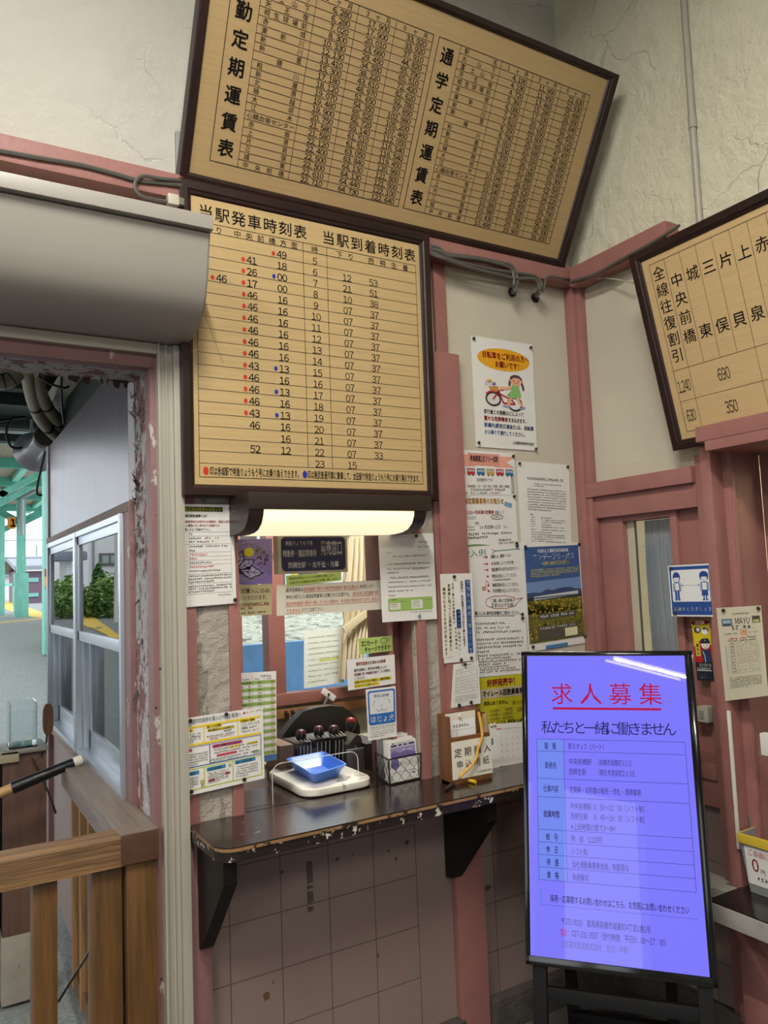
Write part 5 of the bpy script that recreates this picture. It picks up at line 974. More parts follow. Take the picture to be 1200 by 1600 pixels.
s.rect(.57, .462, .70, .49, YL).rect(.80, .462, .93, .49, YL, 1).rrect(.41, .54, .66, .572, .012, 'b04a58', 2).marks(.68, .85, .556, .024, K).marks(.38, .80, .628, .018, '3a7a6c').ell(.90, .605, .05, .018, 'a9c08e').arc(.90, .605, .05, .018, .005, K).arc(.36, .615, .02, .022, .005, K)
s.rect(.02, .665, .97, .677, GR).rect(.02, .93, .97, .945, GR).rect(.255, .67, .267, .94, GR).rect(.60, .67, .612, .94, GR).rect(.96, .665, .972, .94, GR)
s.rect(.03, .70, .20, .75, CB).marks(.03, .19, .725, .036, '163446').rrect(.29, .69, .52, .74, .012, CB).marks(.31, .50, .715, .036, '163446').rrect(.63, .675, .89, .725, .012, CB).marks(.65, .87, .70, .036, '163446')
s.block(.03, .77, .20, .91, 5, K, .022).block(.30, .755, .56, .90, 6, K, .020).rrect(.51, .80, .575, .83, .012, 'a03a5a').rrect(.31, .85, .39, .88, .012, 'a03a5a').block(.64, .745, .92, .91, 5, K, .022)
s.ell(.235, .86, .018, .022, 'c8a878').arc(.235, .86, .02, .025, .005, K).ell(.235, .905, .016, .025, '9a8a78').ell(.57, .715, .014, .016, 'c8b888').arc(.57, .72, .016, .02, .005, K)
finish(s, d, [(.095, .035), (.53, .025), (.10, .945), (.735, .945)])
# ---- wall right of the post
s, d = notice('bicycle_poster', 'white poster with an orange oval heading and a girl pushing a red bicycle', 'poster', qA((735.3, 524), (831.7, 538.4), (839.3, 704.7), (743.6, 698), 2.396))
s.ell(.51, .185, .425, .103, 'd69a20').text('自転車をご利用の方へ', .16, .155, .060, RDK, x1=.93, bold=.025).text('お願いです！', .36, .232, .060, RDK, x1=.80, bold=.025)
WK = '2a2626'; SKN = 'd9a781'; RB = 'a8323a'; GN = '7fae6a'
for x, y in ((.31, .555), (.66, .585)): s.arc(x, y, .115, .060, .022, WK, 2).arc(x, y, .095, .05, .006, '9a9a9a', 2)
for k in range(8): s.line(.31, .555, .31+.1*math.cos(k*.785), .555+.052*math.sin(k*.785), .004, 'b0b0b0', 2)
s.path([(.31, .555), (.40, .475), (.47, .585), (.66, .585)], .024, RB, 3).path([(.40, .50), (.60, .545), (.66, .585)], .02, RB, 3).path([(.195, .515), (.25, .490), (.34, .485), (.40, .50)], .02, RB, 3).path([(.40, .475), (.44, .465), (.48, .468)], .014, RB, 3).path([(.60, .53), (.70, .53), (.76, .57)], .018, RB, 3)
s.poly([(.24, .44), (.41, .44), (.38, .485), (.27, .482)], 'b98342', 4)
for x, y, c in ((.20, .415, 'd8d4e4'), (.27, .395, 'd9c23a'), (.32, .415, 'c9c2dc'), (.24, .40, 'd9c23a'), (.35, .42, 'e0dce8'), (.28, .425, 'd8d4e4')): s.ell(x, y, .035, .018, c, 5).ell(x, y, .014, .007, '8a7a9a', 6)
s.path([(.62, .42), (.55, .445), (.42, .450)], .036, SKN, 5).ell(.69, .365, .098, .048, SKN, 6).poly([(.585, .36), (.60, .33), (.66, .312), (.74, .315), (.79, .345), (.795, .372), (.75, .345), (.66, .338), (.61, .36)], '4d3a40', 7).path([(.60, .365), (.575, .40), (.585, .42)], .034, '4d3a40', 5).path([(.78, .38), (.805, .42), (.81, .45)], .034, '4d3a40', 5)
s.ell(.655, .365, .010, .006, WK, 8).ell(.725, .37, .010, .006, WK, 8).arc(.69, .378, .035, .015, .008, 'b04a44', 8, 15, 165).ell(.63, .38, .018, .008, 'e0927a', 7)
s.poly([(.62, .415), (.73, .415), (.75, .46), (.77, .515), (.62, .535), (.53, .505), (.59, .47)], GN, 6).path([(.60, .525), (.56, .575), (.54, .605)], .036, SKN, 5).path([(.69, .52), (.74, .57), (.79, .60)], .036, SKN, 5).poly([(.44, .615), (.48, .598), (.58, .615), (.56, .628)], '8a9bb8', 6).poly([(.72, .625), (.82, .60), (.83, .615), (.76, .632)], '8a9bb8', 6)
s.text('歩行者との接触などによって', .145, .675, .042, K, x1=.80, bold=.02).text('重大な危険事故', .145, .735, .042, RDK, x1=.53, bold=.025).text('をまねきます。', .535, .735, .042, K, x1=.86, bold=.02).text('駅構内(駅前広場含む)は、自転車', .145, .797, .040, BLU, x1=.955, bold=.02).text('から降りて通行してください。', .145, .860, .040, BLU, x1=.83, bold=.02).text('上毛電気鉄道株式会社', .59, .940, .028, K, x1=.95, bold=.015)
finish(s, d, [(.035, .028), (.955, .035), (.035, .965), (.965, .985)])
s, d = notice('free_ticket_notice', 'white notice with a salmon ribbon and row of small coloured trains beside pink post', 'notice', qA((706, 701.5), (803.5, 708), (806.5, 773.5), (709.5, 774), 2.3975))
s.rect(0, .10, 1, .36, 'd99a86').poly([(1, .10), (.86, .24), (1, .36)], 'd6d5d0', 2).rect(.24, .06, .75, .34, 'c98d7d', 2).text('赤城南面1日フリー切符', .27, .18, .14, K, x1=.72, bold=.03, lev=4).rect(.35, .34, .65, .40, 'd6d5d0', 3)
for i, c in enumerate(('b8923e', 'a8323a', '2e6a94', 'b8923e', 'a8323a', '2e6a94')):
    x = .06+.155*i; s.rect(x, .40, x+.125, .54, c, 3).rect(x+.01, .43, x+.115, .475, 'a8a8a8', 4); s.ell(x+.03, .55, .012, .018, K, 4).ell(x+.095, .55, .012, .018, K, 4)
s.text('好評発売中です!!', .36, .66, .085, '2c3430', x1=.62).text('発売箇所　中央前橋・江木・大胡・粕川・新屋・赤城・西桐生', .06, .80, .07, K, x1=.90).marks(.26, .84, .875, .055, K).text('発売額　大人 1,300円', .06, .955, .065, K, x1=.52).text('小児 650円', .55, .955, .065, RDK, x1=.72)
for k in range(12): s.rect(.92, .50+k*.04, .98, .515+k*.04, K, 2)
finish(s, d, [(.965, .08)])
s, d = notice('day_pass_notice', 'white day-pass notice with an orange heading beneath the notice with coloured trains', 'notice', qA((709, 771), (805, 773), (809, 851.5), (713, 857), 2.399))
s.text('日割定期乗車券のお知らせ', .10, .135, .115, 'c08a20', x1=.80, bold=.03).poly([(.815, .14), (.94, .18), (.92, .27), (.80, .22)], '6a9ab8', 2).text('3ヶ月以上6ヶ月未満の定期券', .05, .345, .075, RDK, x1=.62, bold=.02).text('を購入して', .63, .35, .07, K, x1=.80).text('ご利用いただけます。', .05, .45, .065, K, x1=.36).arc(.675, .44, .10, .045, .007, K).text('1日単位で', .60, .44, .045, K, x1=.75)
s.text('(例)', .30, .55, .06, K).text('1ヶ月定期+11日', .38, .63, .075, K, x1=.72).text('なら', .77, .635, .05, K).line(.05, .62, .30, .62, .006, K).marks(.1, .2, .57, .03, K).marks(.2, .32, .67, .03, K).block(.05, .72, .90, .85, 2, K, .05, .55).marks(.68, .92, .885, .05, K).text('027-231-3597', .68, .945, .05, K, x1=.94).poly([(.04, .98), (.08, .93), (.14, .95), (.28, .94), (.40, .95), (.56, .98)], '6a8a5a', 2)
finish(s, d, [(.965, .035), (.965, .965)])
s, d = notice('typed_letter', 'plain white typed letter pinned beneath the bicycle poster, beside the corner post', 'letter', qA((807, 720), (889, 726.5), (893.5, 862), (815, 858), 2.3965))
s.marks(.18, .88, .185, .026, '444444').line(.18, .20, .88, .20, .003, '444444').block(.30, .235, .85, .285, 2, '444444', .015, .35).block(.16, .30, .92, .56, 9, '444444', .016).marks(.17, .27, .60, .018, '444444')
for i, y in enumerate((.63, .655, .68, .71, .735, .77, .80, .825, .85, .875, .90)): s.marks(.2, .3, y, .014, '444444').marks(.40 if i < 6 else .3, .88 if i % 3 else .62, y, .015, '444444')
finish(s, d, [(.035, .03), (.955, .025)])
s, d = notice('filled_form_sample', 'handwritten sample form with red dots and a red speech balloon beside the blue pass poster', 'notice', qA((716, 856), (815.5, 847), (823.5, 963.5), (722, 965), 2.3985))
s.text('記入例', .04, .10, .10, '3f7a6c', x1=.42).path([(.50, .06), (.56, .09), (.50, .125)], .008, '3f7a6c').line(.56, .09, .95, .085, .008, '3f7a6c')
for y, t, x1 in ((.165, '通勤 or 通学 へ○!', .80), (.26, 'お名前にふりがなを!', .85), (.345, '電話番号も必ず!(お忘れなく)', .92), (.435, '学校名を記入してください。', .90), (.56, '乗車区間を記入してください。', .92), (.64, '利用期間を記入してください。', .93)):
    s.ell(.42, y, .016, .016, 'b03048').text(t, .48, y, .05, K, x1=x1, bold=.006)
s.marks(.50, .80, .49, .03, K).line(.36, .165, .42, .165, .008, 'b03048').line(.36, .255, .42, .26, .008, 'b03048').line(.36, .34, .42, .345, .008, 'b03048').path([(.38, .49), (.42, .52), (.43, .56)], .006, 'b03048').path([(.38, .52), (.39, .60), (.42, .64)], .006, 'b03048').rect(.32, .57, .38, .63, 'a58a78')
s.path([(.36, .80), (.38, .75), (.48, .715), (.66, .71), (.80, .735), (.85, .765), (.95, .745), (.87, .80), (.82, .85), (.68, .885), (.48, .88), (.38, .845), (.36, .80)], .007, 'b04a3a').text('ご購入後の定期券の', .44, .775, .055, K, x1=.82).text('変更は必ずお願い', .44, .84, .055, K, x1=.84).text('ご購入には 通学証明書をご提示ください。', .15, .945, .055, K, x1=.92, bold=.008).line(.16, .985, .80, .985, .006, K)
finish(s, d, [(.90, .045), (.91, .965)])
s, d = notice('rules_notice', 'densely printed white rules notice below the handwritten sample form', 'notice', qA((721, 965), (821.5, 962.5), (826, 1051.5), (728, 1060), 2.4-.0025))
for i, y in enumerate((.11, .185, .255, .38, .445, .51, .58, .65, .70, .75, .80)): s.marks(.20, (.68, .75, .93, .96, .95, .93, .40, .95, .75, .92, .65)[i], y, .042, '3a3a3a')
for i, y in enumerate((.845, .885, .925)): s.marks(.22, (.70, .80, .95)[i], y, .035, '3a3a3a')
finish(s, d, [(.93, .035)])
s, d = notice('pass_poster', 'blue one-day pass poster with a silver train across yellow flowers, beside the corner post', 'poster', qA((816.5, 851), (906, 847.5), (917, 1004), (826.5, 1019), 2.3955))
s.rect(.02, .025, .965, .93, '3d5584', 1).poly([(.02, .36), (.965, .34), (.965, .52), (.02, .53)], '6a86ae', 2).poly([(.02, .46), (.12, .455), (.25, .465), (.36, .435), (.45, .45), (.56, .435), (.66, .43), (.78, .435), (.86, .455), (.965, .46), (.965, .54), (.02, .54)], '3a4668', 3).rect(.02, .505, .965, .54, '2c3038', 4).poly([(.13, .495), (.90, .475), (.90, .515), (.13, .53)], 'b8bcc0', 5).rect(.13, .505, .90, .518, '555a62', 6)
s.rect(.02, .535, .965, .93, '6a6428', 4).rect(.02, .54, .965, .66, 'b0922e', 4); r = random.Random(5)
for i in range(420):
    x, y = r.uniform(.025, .95), r.uniform(.535, .92); z = (y-.52)*.03; s.ell(x, y, .008+z, .005+z*.5, r.choice(('d4ae30', 'c9a42c', '9a8a2a', '5a6428', 'e0c040') if y < .68 else ('5a5a30', '3e4424', 'a88e2a', '4a4a2c', '6a6430')), 5, n=6)
LG = 'dfe4ea'
s.text('65歳以上運転免許返納者', .24, .068, .036, LG, x1=.78).text('ワンデーフリーパス', .155, .128, .066, LG, x1=.88, bold=.01).text('一日乗り放題', .28, .190, .036, 'd4c84a', x1=.52).text('500円', .53, .188, .048, 'd4c84a', x1=.78, bold=.01)
s.block(.10, .235, .95, .315, 4, 'c9c052', .016).marks(.12, .30, .245, .016, LG)
s.rect(.18, .665, .84, .715, '4c4c42', 7).marks(.21, .82, .69, .026, LG, lev=8).rect(.16, .785, .86, .915, '504c42', 7).marks(.20, .82, .80, .026, 'c8c8c4', lev=8).block(.18, .83, .58, .91, 6, '9a968c', .009).rect(.62, .825, .84, .905, 'd6d2a8', 8).block(.65, .83, .82, .90, 3, '8a7a2a', .015)
s.q += []; s.rect(.28, .965, .66, 1.0, '4a78a8', 2)
finish(s, d, [(.03, .02), (.965, .018), (.055, .955), (.955, .935)])
# vertical notices on the pink post
s, d = notice('renewal_notice', 'white vertical-text notice with a blue heading strip pinned on the pink post', 'notice', qA((687.5, 897), (737.5, 895.5), (744, 1032), (694, 1036.5), 2.362))
s.rect(.76, .075, .92, .91, '2c4f8c').vtext('定期券の継続発売について', .84, .11, .88, .050, 'dfe4ec', .02, wd=.11)
s.vtext('定期券は、有効期限切れ14日前から購入出来ます', .65, .10, .82, .030, RDK, .012, wd=.085).vtext('継続発売をご利用下さい。', .50, .42, .90, .030, K, .012, wd=.085).rect(.44, .41, .58, .62, '2c4f8c').vtext('継続発売', .51, .44, .59, .036, 'dfe4ec', .01, lev=4, wd=.09)
s.vtext('前回ご購入の有効期限内の', .36, .12, .55, .030, RDK, .012, wd=.085).vtext('からの発売は、', .40, .62, .88, .030, K, .012, wd=.085)
finish(s, d, [(.40, .035), (.82, .965), (.50, .975)])
s, d = notice('paper_strip', 'narrow cream strip of handwritten vertical text over the left edge of the renewal notice', 'note', qA((688, 909), (706, 908), (709.5, 1026), (692.5, 1028), 2.3605), PAPERW)
s.vtext('定期券に残っている期間はお客様から', .72, .06, .90, .045, K, .01, wd=.26).vtext('継続されますとお手元が変わります', .28, .10, .95, .045, K, .01, wd=.26)
finish(s, d)
s, d = notice('application_form', 'small white ruled application form pinned under the renewal notice on the pink post', 'form', qA((708.5, 1038.5), (747.5, 1032), (751, 1099), (704.5, 1106.5), 2.363))
s.marks(.30, .75, .055, .03, K)
for y in (.14, .22, .33, .40, .48, .55, .62, .70): s.line(.12, y, .92, y-.02, .007, '666666')
s.line(.12, .14, .12, .70, .007, '666666').line(.34, .13, .34, .69, .007, '666666').line(.92, .12, .92, .68, .007, '666666')
for y in (.17, .26, .36, .43, .51, .58, .65): s.marks(.14, .30, y, .025, '555555', .7).marks(.38, .8, y, .02, '777777', .5)
s.block(.12, .74, .9, .90, 5, '666666', .018)
finish(s, d, [(.42, .03), (.24, .955), (.64, .93)])
s, d = notice('rail_coupon_poster', 'yellow coupon poster with a red heading between the rules notice and the calendar', 'poster', qA((738, 1061), (835, 1050.5), (836, 1127), (741, 1136.5), 2.398), ink('b5ae24'))
s.rect(0, .24, 1, .44, 'b3a58c').text('好評発売中！', .22, .125, .15, '8e1f2a', x1=.72, bold=.04).text('マイレール回数乗車券', .14, .34, .125, K, x1=.80, bold=.035, lev=4)
s.text('期限はありません。', .16, .54, .09, '4a4020', x1=.58, bold=.015).text('例 3,500円分', .62, .58, .085, K, x1=.92)
for k, (a_, b_) in enumerate((('×20枚=', '500円'), ('×20枚=', '1,000円'), ('×20枚=', '4,000円'))): s.text(a_, .24, .70+.085*k, .07, K, x1=.42).text(b_, .62, .70+.085*k, .075, K, al='r')
s.text('5,000円', .70, .72, .10, '8e1f2a', x1=.86, bold=.02).rect(.0, .70, .17, .80, '8a4a20').text('くわしいことは、駅係員にお尋ねください', .22, .95, .08, K, x1=.98, bold=.02)
finish(s, d)
s, d = notice('wall_calendar', 'white wall calendar sheet standing on the right end of the counter below the yellow poster', 'calendar', [PY(762, 1132, 2.39), PY(838, 1126.5, 2.39), PY(839, 1197.5, 2.34), PY(764, 1207, 2.34)])
for j in range(5):
    for i in range(7):
        if j*7+i < 31: s.text(str(j*7+i+1), .27+.108*i, .20+.13*j, .036, RDK if i == 0 else '555555', al='c')
s.rect(.17, .10, .27, .13, 'c06a6a').marks(.32, .98, .115, .02, '777777'); s.rect(.03, .30, .10, .44, '777777')
for y in (.76, .79, .82): s.line(.06, y, .98, y, .003, 'aaaaaa')
s.text('東日本観光計画株式会社', .22, .92, .045, K, x1=.80, bold=.015)
finish(s, d, [(.05, .02), (.12, .015), (.70, -.005), (.78, -.01)], PINW)
# ================================================================ notices on the right wall
s, d = notice('distance_sign', 'blue sign of a boy and a girl standing apart beside the curtained window', 'sign', qB((1043.5, 884), (1107, 880.5), (1114, 963.5), (1049.5, 963), 2.3615), ink('d3d6d8'), th=.002)
BD = '27488a'; WH_ = 'd5d7d8'
s.rect(.03, .03, 1, .97, BD, 1).rrect(.07, .095, .985, .715, .025, WH_, 2)
for x, girl in ((.20, 0), (.87, 1)):
    w = .085
    s.ell(x, .27, w, .075, BD, 4) if not girl else s.rrect(x-w*1.25, .14, x+w*1.2, .32, .08, BD, 4)
    s.ell(x, .235, w*1.08, .10, BD, 4).ell(x, .272, w*.82, .062, WH_, 5).rect(x-w*.8, .21, x+w*.8, .243, BD, 6).ell(x-.03, .268, .008, .006, BD, 7).ell(x+.03, .268, .008, .006, BD, 7).arc(x, .29, .02, .012, .008, BD, 7, 20, 160)
    s.rect(x-w*1.15, .355, x-w*.7, .51, BD, 4).rect(x+w*.7, .355, x+w*1.15, .51, BD, 4).rect(x-w*1.0, .365, x-w*.82, .50, 'b8c0cc', 5).rect(x+w*.82, .365, x+w*1.0, .50, 'b8c0cc', 5).rect(x-w*.72, .335, x+w*.72, .50, BD, 3).rect(x-w*.60, .35, x+w*.60, .50, WH_, 5).poly([(x-w*.3, .335), (x+w*.3, .335), (x, .365)], BD, 6)
    if girl: s.poly([(x-w*.75, .49), (x+w*.75, .49), (x+w*.95, .60), (x-w*.95, .60)], BD, 6).rect(x-w*.5, .60, x-w*.2, .665, BD, 5).rect(x+w*.2, .60, x+w*.5, .665, BD, 5)
    else: s.rect(x-w*.65, .49, x-w*.08, .665, BD, 6).rect(x+w*.08, .49, x+w*.65, .665, BD, 6)
    s.ell(x-w*.45, .678, .035, .013, BD, 5).ell(x+w*.45, .678, .035, .013, BD, 5)
for k in range(14): s.rect(.36+k*.0255, .394, .374+k*.0255, .403, BD, 4)
s.poly([(.305, .40), (.35, .38), (.35, .42)], BD, 4).poly([(.765, .40), (.72, .38), (.72, .42)], BD, 4).spread('距離をとりましょう', .12, .95, .855, .075, 'dfe5ee', .008, 4)
finish(s, d, [(.10, .055), (.12, .94)])
s, d = notice('police_poster', 'narrow yellow and red poster of a cartoon police officer under the blue distance sign', 'poster', qB((1080, 968.5), (1108, 967), (1116.5, 1064.5), (1090, 1063), 2.3985), ink('c9b41e'))
s.poly([(0, .45), (.45, .33), (1, .42), (1, .70), (0, .70)], 'a8231f', 2); s.rect(0, 0, 1, .095, '2a2320', 1)
for k in range(6): s.poly([(.0+k*.18, .0), (.08+k*.18, .0), (.04+k*.18, .03), (-.04+k*.18, .03)], 'c9b41e', 2).poly([(.0+k*.18, .07), (.08+k*.18, .07), (.04+k*.18, .095), (-.04+k*.18, .095)], 'c9b41e', 2)
s.rect(.18, .015, .78, .085, 'a8231f', 3).text('犯罪', .24, .05, .062, 'e2ded0', x1=.72, bold=.03, lev=5)
s.ell(.30, .17, .20, .055, '3a3a3a', 3).ell(.34, .165, .10, .035, 'b8b8b4', 4).ell(.72, .19, .20, .062, 'd8d6cc', 3).poly([(.55, .17), (.68, .125), (.92, .16), (.93, .21), (.80, .165)], '3a3a3a', 4)
s.ell(.68, .40, .25, .085, 'e0dccc', 4).poly([(.42, .36), (.5, .315), (.86, .31), (.94, .36), (.93, .385), (.44, .385)], '232a4a', 5).rect(.42, .375, .95, .395, '161a2e', 6).ell(.68, .345, .03, .012, 'c9a42c', 6).ell(.60, .425, .02, .012, '222222', 6).ell(.78, .425, .02, .012, '222222', 6).arc(.69, .45, .07, .02, .02, '222222', 6, 10, 170)
s.poly([(.44, .50), (.92, .49), (1, .70), (.46, .70)], '27345e', 4).path([(.50, .52), (.60, .60), (.62, .70)], .03, 'd0d4da', 5).rrect(.10, .38, .36, .60, .05, 'd0c040', 5).vtext('警戒中', .23, .425, .56, .055, '232323', .02, lev=6, wd=.17)
s.rect(0, .70, 1, 1, '1c1f2c', 3).text('桐生警察署', .22, .745, .05, 'd8d8d8', x1=.92, bold=.02, lev=5).marks(.08, .92, .80, .04, 'd8d8d8', lev=5).rect(.06, .825, .92, .84, 'b8b8b8', 5).block(.06, .85, .92, .97, 3, 'c4c4c4', .028)
finish(s, d)
s, d = notice('bus_notice', 'cream timetable notice headed with two small photos, pinned across the posts at the right', 'notice', qB((1119, 950), (1189, 946), (1200.5, 1087), (1133.5, 1095.5), 2.358), ink('bfb9a4'))
s.marks(.35, .75, .075, .022, '5a4a44').text('MAYU', .41, .155, .085, '2a2624', x1=.74, lev=4).rect(.10, .125, .34, .205, '5a6a76', 2).rect(.13, .14, .31, .175, '8aa4b4', 3).rect(.14, .18, .30, .20, '3a4450', 3).rect(.79, .11, .96, .185, '4a4640', 2).rect(.81, .15, .94, .18, 'a8a46a', 3).marks(.32, .82, .225, .045, '4a4440').line(.32, .25, .83, .24, .004, '4a4440')
s.marks(.14, .44, .29, .022, '6a6058').rect(.50, .255, .66, .315, 'c79a78', 2).marks(.53, .64, .275, .018, '7a3a2a').marks(.70, .92, .285, .022, '6a6058').marks(.18, .64, .345, .026, RDK).marks(.65, .88, .338, .026, K).marks(.20, .88, .368, .020, K)
s.line(.14, .42, .14, .71, .014, '6a8aa8')
for i in range(10):
    y = .395+i*.034; s.marks(.24, .36, y, .018, K); s.line(.20, y+.017, .88, y+.012, .003, '7a746a', 2)
    for k in range(8):
        if not (i in (7, 8) and k != 4): s.marks(.42+k*.057, .46+k*.057, y-.003, .014, K)
s.line(.20, .378, .20, .735, .003, '7a746a', 2).line(.39, .375, .39, .735, .003, '7a746a', 2).line(.88, .37, .88, .725, .003, '7a746a', 2).block(.15, .755, .90, .88, 6, '4a463e', .014)
finish(s, d, [(.19, .03), (.965, .03)])
# ================================================================ digital sign on its stand
so = Vector((1.627, 1.978, .434)); sa, sb = R(-50.09), R(13.03); sux = Vector((math.cos(sa), math.sin(sa), 0)); sn0 = Vector((math.sin(sa), -math.cos(sa), 0))
sup = Vector((0, 0, 1))*math.cos(sb)-sn0*math.sin(sb); SM = frame_M(so, sux, sup); SW, SH = .555, .967
GB = mat('gloss_black', '070708', .10, coat=.3); MB_ = mat('stand_black', '09090b', .6, spec=.25)
root = thing('digital_sign', 'tall black digital sign on an easel stand with a glowing violet recruitment screen', 'digital sign', (1.80, 1.77, 0))
mb = MB(SM); mb.box(0, 0, -.05, SW, SH, -.004, .005)
for a in ((0, 0, .012, SH), (SW-.016, 0, SW, SH), (0, SH-.016, SW, SH), (0, 0, SW, .026)): mb.box(a[0], a[1], -.02, a[2], a[3], .002, .002)
mb.build('casing', GB, root)
def onS(px, py, h=0):
    n = SM.to_3x3().col[2]; r = ray(px, py); p0 = so+n*h; return EYE+r*((p0-EYE).dot(n)/r.dot(n))
def smat(c, e=1.0):
    k = 'screen_'+c
    if k not in _M:
        m = mat(k, '050508', .015); b = m.node_tree.nodes['Principled BSDF']; b.inputs['Emission Color'].default_value = (*lin(c), 1); b.inputs['Emission Strength'].default_value = e; b.inputs['Specular IOR Level'].default_value = .42
    return _M[k]
s = Sheet(onS(823.5, 1024.5, -.002), onS(1069, 1021.5, -.002), onS(1110, 1539, -.002), onS(829, 1506, -.002), lift=.00012)
DN, LN, CELL, RS = smat('23235a'), smat('4848a8'), smat('7188ee'), smat('b01848')
T = lambda t, x0, x1, y, h, c=DN, b=0: s.text(t, x0, y, h, c, x1=x1, bold=b)
s.spread('求人募集', .226, .78, .136, .072, RS, -0.0).rect(.166, .182, .838, .190, RS)
s.spread('私たちと一緒に働きません', .130, .878, .251, .044, DN)
rows = [.291, .3315, .4225, .4825, .5875, .627, .6665, .7055, .745]
s.rect(.058, rows[0], .229, rows[-1], CELL, 1)
for y in rows: s.line(.058, y, .964, y, .0032, LN, 2)
for x in (.058, .229, .964): s.line(x, rows[0], x, rows[-1], .0032, LN, 2)
for t, y, x0, x1 in (('職　種', .3145, .106, .180), ('勤務先', .3785, .107, .181), ('仕事内容', .4555, .094, .19), ('就業時間', .5375, .092, .193), ('給　与', .609, .105, .18), ('休　日', .649, .105, .18), ('待　遇', .689, .106, .18), ('資　格', .7285, .107, .18)): T(t, x0, x1, y, .0225, DN, .008 if y < .5 else .016)
for t, x0, x1, y in (('駅スタッフ（パート）', .258, .495, .3135), ('中央前橋駅', .258, .40, .364), ('（前橋市城東町3-1-1）', .425, .66, .364), ('西桐生駅', .258, .365, .397), ('（桐生市宮前町2-1-33）', .425, .675, .397), ('定期券・切符類の販売・改札・清掃業務', .258, .69, .456), ('中央前橋駅', .259, .39, .508), ('6：50〜21：50（シフト制）', .402, .72, .508), ('西桐生駅', .259, .365, .540), ('6：45〜19：30（シフト制）', .402, .72, .540), ('※上記時間の間で3〜8H', .260, .525, .573), ('時　給　1,120円', .260, .447, .6105), ('シフト制', .259, .356, .650), ('当社通勤乗車券支給、制服貸与', .260, .596, .690), ('未経験可', .260, .358, .7295)): T(t, x0, x1, y, .0215)
s.rect(.066, .772, .072, .820, smat('3f7fe0'), 2).line(.072, .820, .96, .822, .002, LN, 1)
T('採用・応募関するお問い合わせはこちら、お気軽にお問い合わせください', .124, .918, .799, .0225, DN, .012)
T('〒371-0016　群馬県前橋市城東町4丁目1番1号', .185, .70, .8645, .022); T('電話', .180, .222, .8975, .022, RS); T('：027-231-3597（受付時間　平日9：00〜17：00）', .222, .795, .8975, .022); T('上毛電気鉄道株式会社　担当：中野', .179, .565, .9305, .022, smat('5c5c9c'))
s.build('screen', smat('7d78fb', 1.0), root, .001)
mb = MB(SM); zf = -so.z/math.cos(sb)
for x0 in (.018, .497): mb2 = MB(SM); mb2.box(x0, zf+.004, -.045, x0+.042, .05, -.012, .003); mb2.build('front_leg', MB_, root)
bk = Vector((-sn0.x, -sn0.y, 0))
for x0 in (.10, .42): a = SM @ Vector((x0, .62, -.052)); b = SM @ Vector((x0, 0, 0)); f = Vector((b.x, b.y, 0))+bk*.30; mb2 = MB(); beam(mb2, a, (f.x, f.y, .012), .035, .035); mb2.build('rear_leg', MB_, root)
mb2 = MB(); a = SM @ Vector((.10, 0, 0)); b = SM @ Vector((.44, 0, 0)); beam(mb2, Vector((a.x, a.y, .16))+bk*.265, Vector((b.x, b.y, .16))+bk*.265, .03, .03); mb2.build('cross_bar', MB_, root)
MB(SM).box(.05, -.10, -.048, .51, -.06, -.02, .003).build('lower_bar', MB_, root)
# ================================================================ right wall: curtain, switch, bench, box
rows = []
for py, l, r_ in ((812, 1008, 1048), (850, 1009, 1050), (900, 1011, 1054), (950, 1014, 1058), (1000, 1018, 1062), (1060, 1022, 1066), (1130, 1028, 1070)):
    rows.append((PX((l+r_)/2, py, 2.53).z, PX(l, py, 2.53).y, PX(r_+6, py, 2.53).y))
n = 40; vs = []
for z, a, b in rows:
    for i in range(n+1): u = i/n; vs.append((2.53+.014*math.sin(u*4*2*math.pi+z*2.2)+.008*math.sin(u*23+z), a+(b-a)*u, z))
k = len(rows); off = len(vs); vs += [(x+.004, y, z) for x, y, z in vs]; fs = [(r*(n+1)+i, r*(n+1)+i+1, (r+1)*(n+1)+i+1, (r+1)*(n+1)+i) for r in range(k-1) for i in range(n)]; fs += [tuple(off+q for q in f[::-1]) for f in fs]
tag(MB().add(vs, fs).build('grey_curtain', mat('curtain_grey', 'b9c4cc', .8, var=.05), ang=80), 'pale blue-grey curtain behind the narrow window of the right wall', 'curtain')
root = thing('wall_switch', 'small grey-white switch box on the pink panel right of the digital sign', 'switch', (2.42, 1.865, 1.092)); MB().box(2.40, 1.842, 1.092, 2.446, 1.888, 1.147, .003).build('box', mat('switch_white', 'a8a69c', .4), root); MB().box(2.396, 1.858, 1.106, 2.401, 1.874, 1.133, .001).build('rocker', mat('switch_grey', '8a887f', .4), root)
WPAINT = mat('white_paint', 'a3a19a', .5, var=.12, vscale=10, bump=.2, chips=[('3a302c', 24, .66)]); BLKT = mat('bench_black', '1b1817', .25, var=.3, vscale=6, coat=.2, chips=[('4a423c', 16, .70)])
struct('trim_23', MB().box(2.354, 1.722, .70, 2.364, 1.732, 1.155, .002), mat('white_paint_streak', 'd6d3cb', .5, var=.1, vscale=20, chips=[('6b4540', 26, .62)])); struct('trim_24', MB().box(2.30, 1.80, .535, XB, 2.34, .562, .004), WPAINT)
zb = .574; root = thing('wall_bench', 'black-topped wall bench with a flaking white front edge at the lower right', 'bench', (2.3, .6, .1))
MB().box(2.19, -2.4, zb-.012, 2.58, 1.735, zb, .003).build('seat_board', BLKT, root); MB().box(2.185, -2.4, zb-.06, 2.215, 1.735, zb-.004, .004).build('front_edge', WPAINT, root); MB().box(2.30, 1.735, zb-.04, 2.36, 1.80, zb-.006, .003).build('end_block', WPAINT, root)
for i in range(10): MB().box(2.335, 1.74-.118*(i+1), .10, 2.358, 1.74-.118*i-.004, zb-.05, .002).build('front_plank', PINK, root)
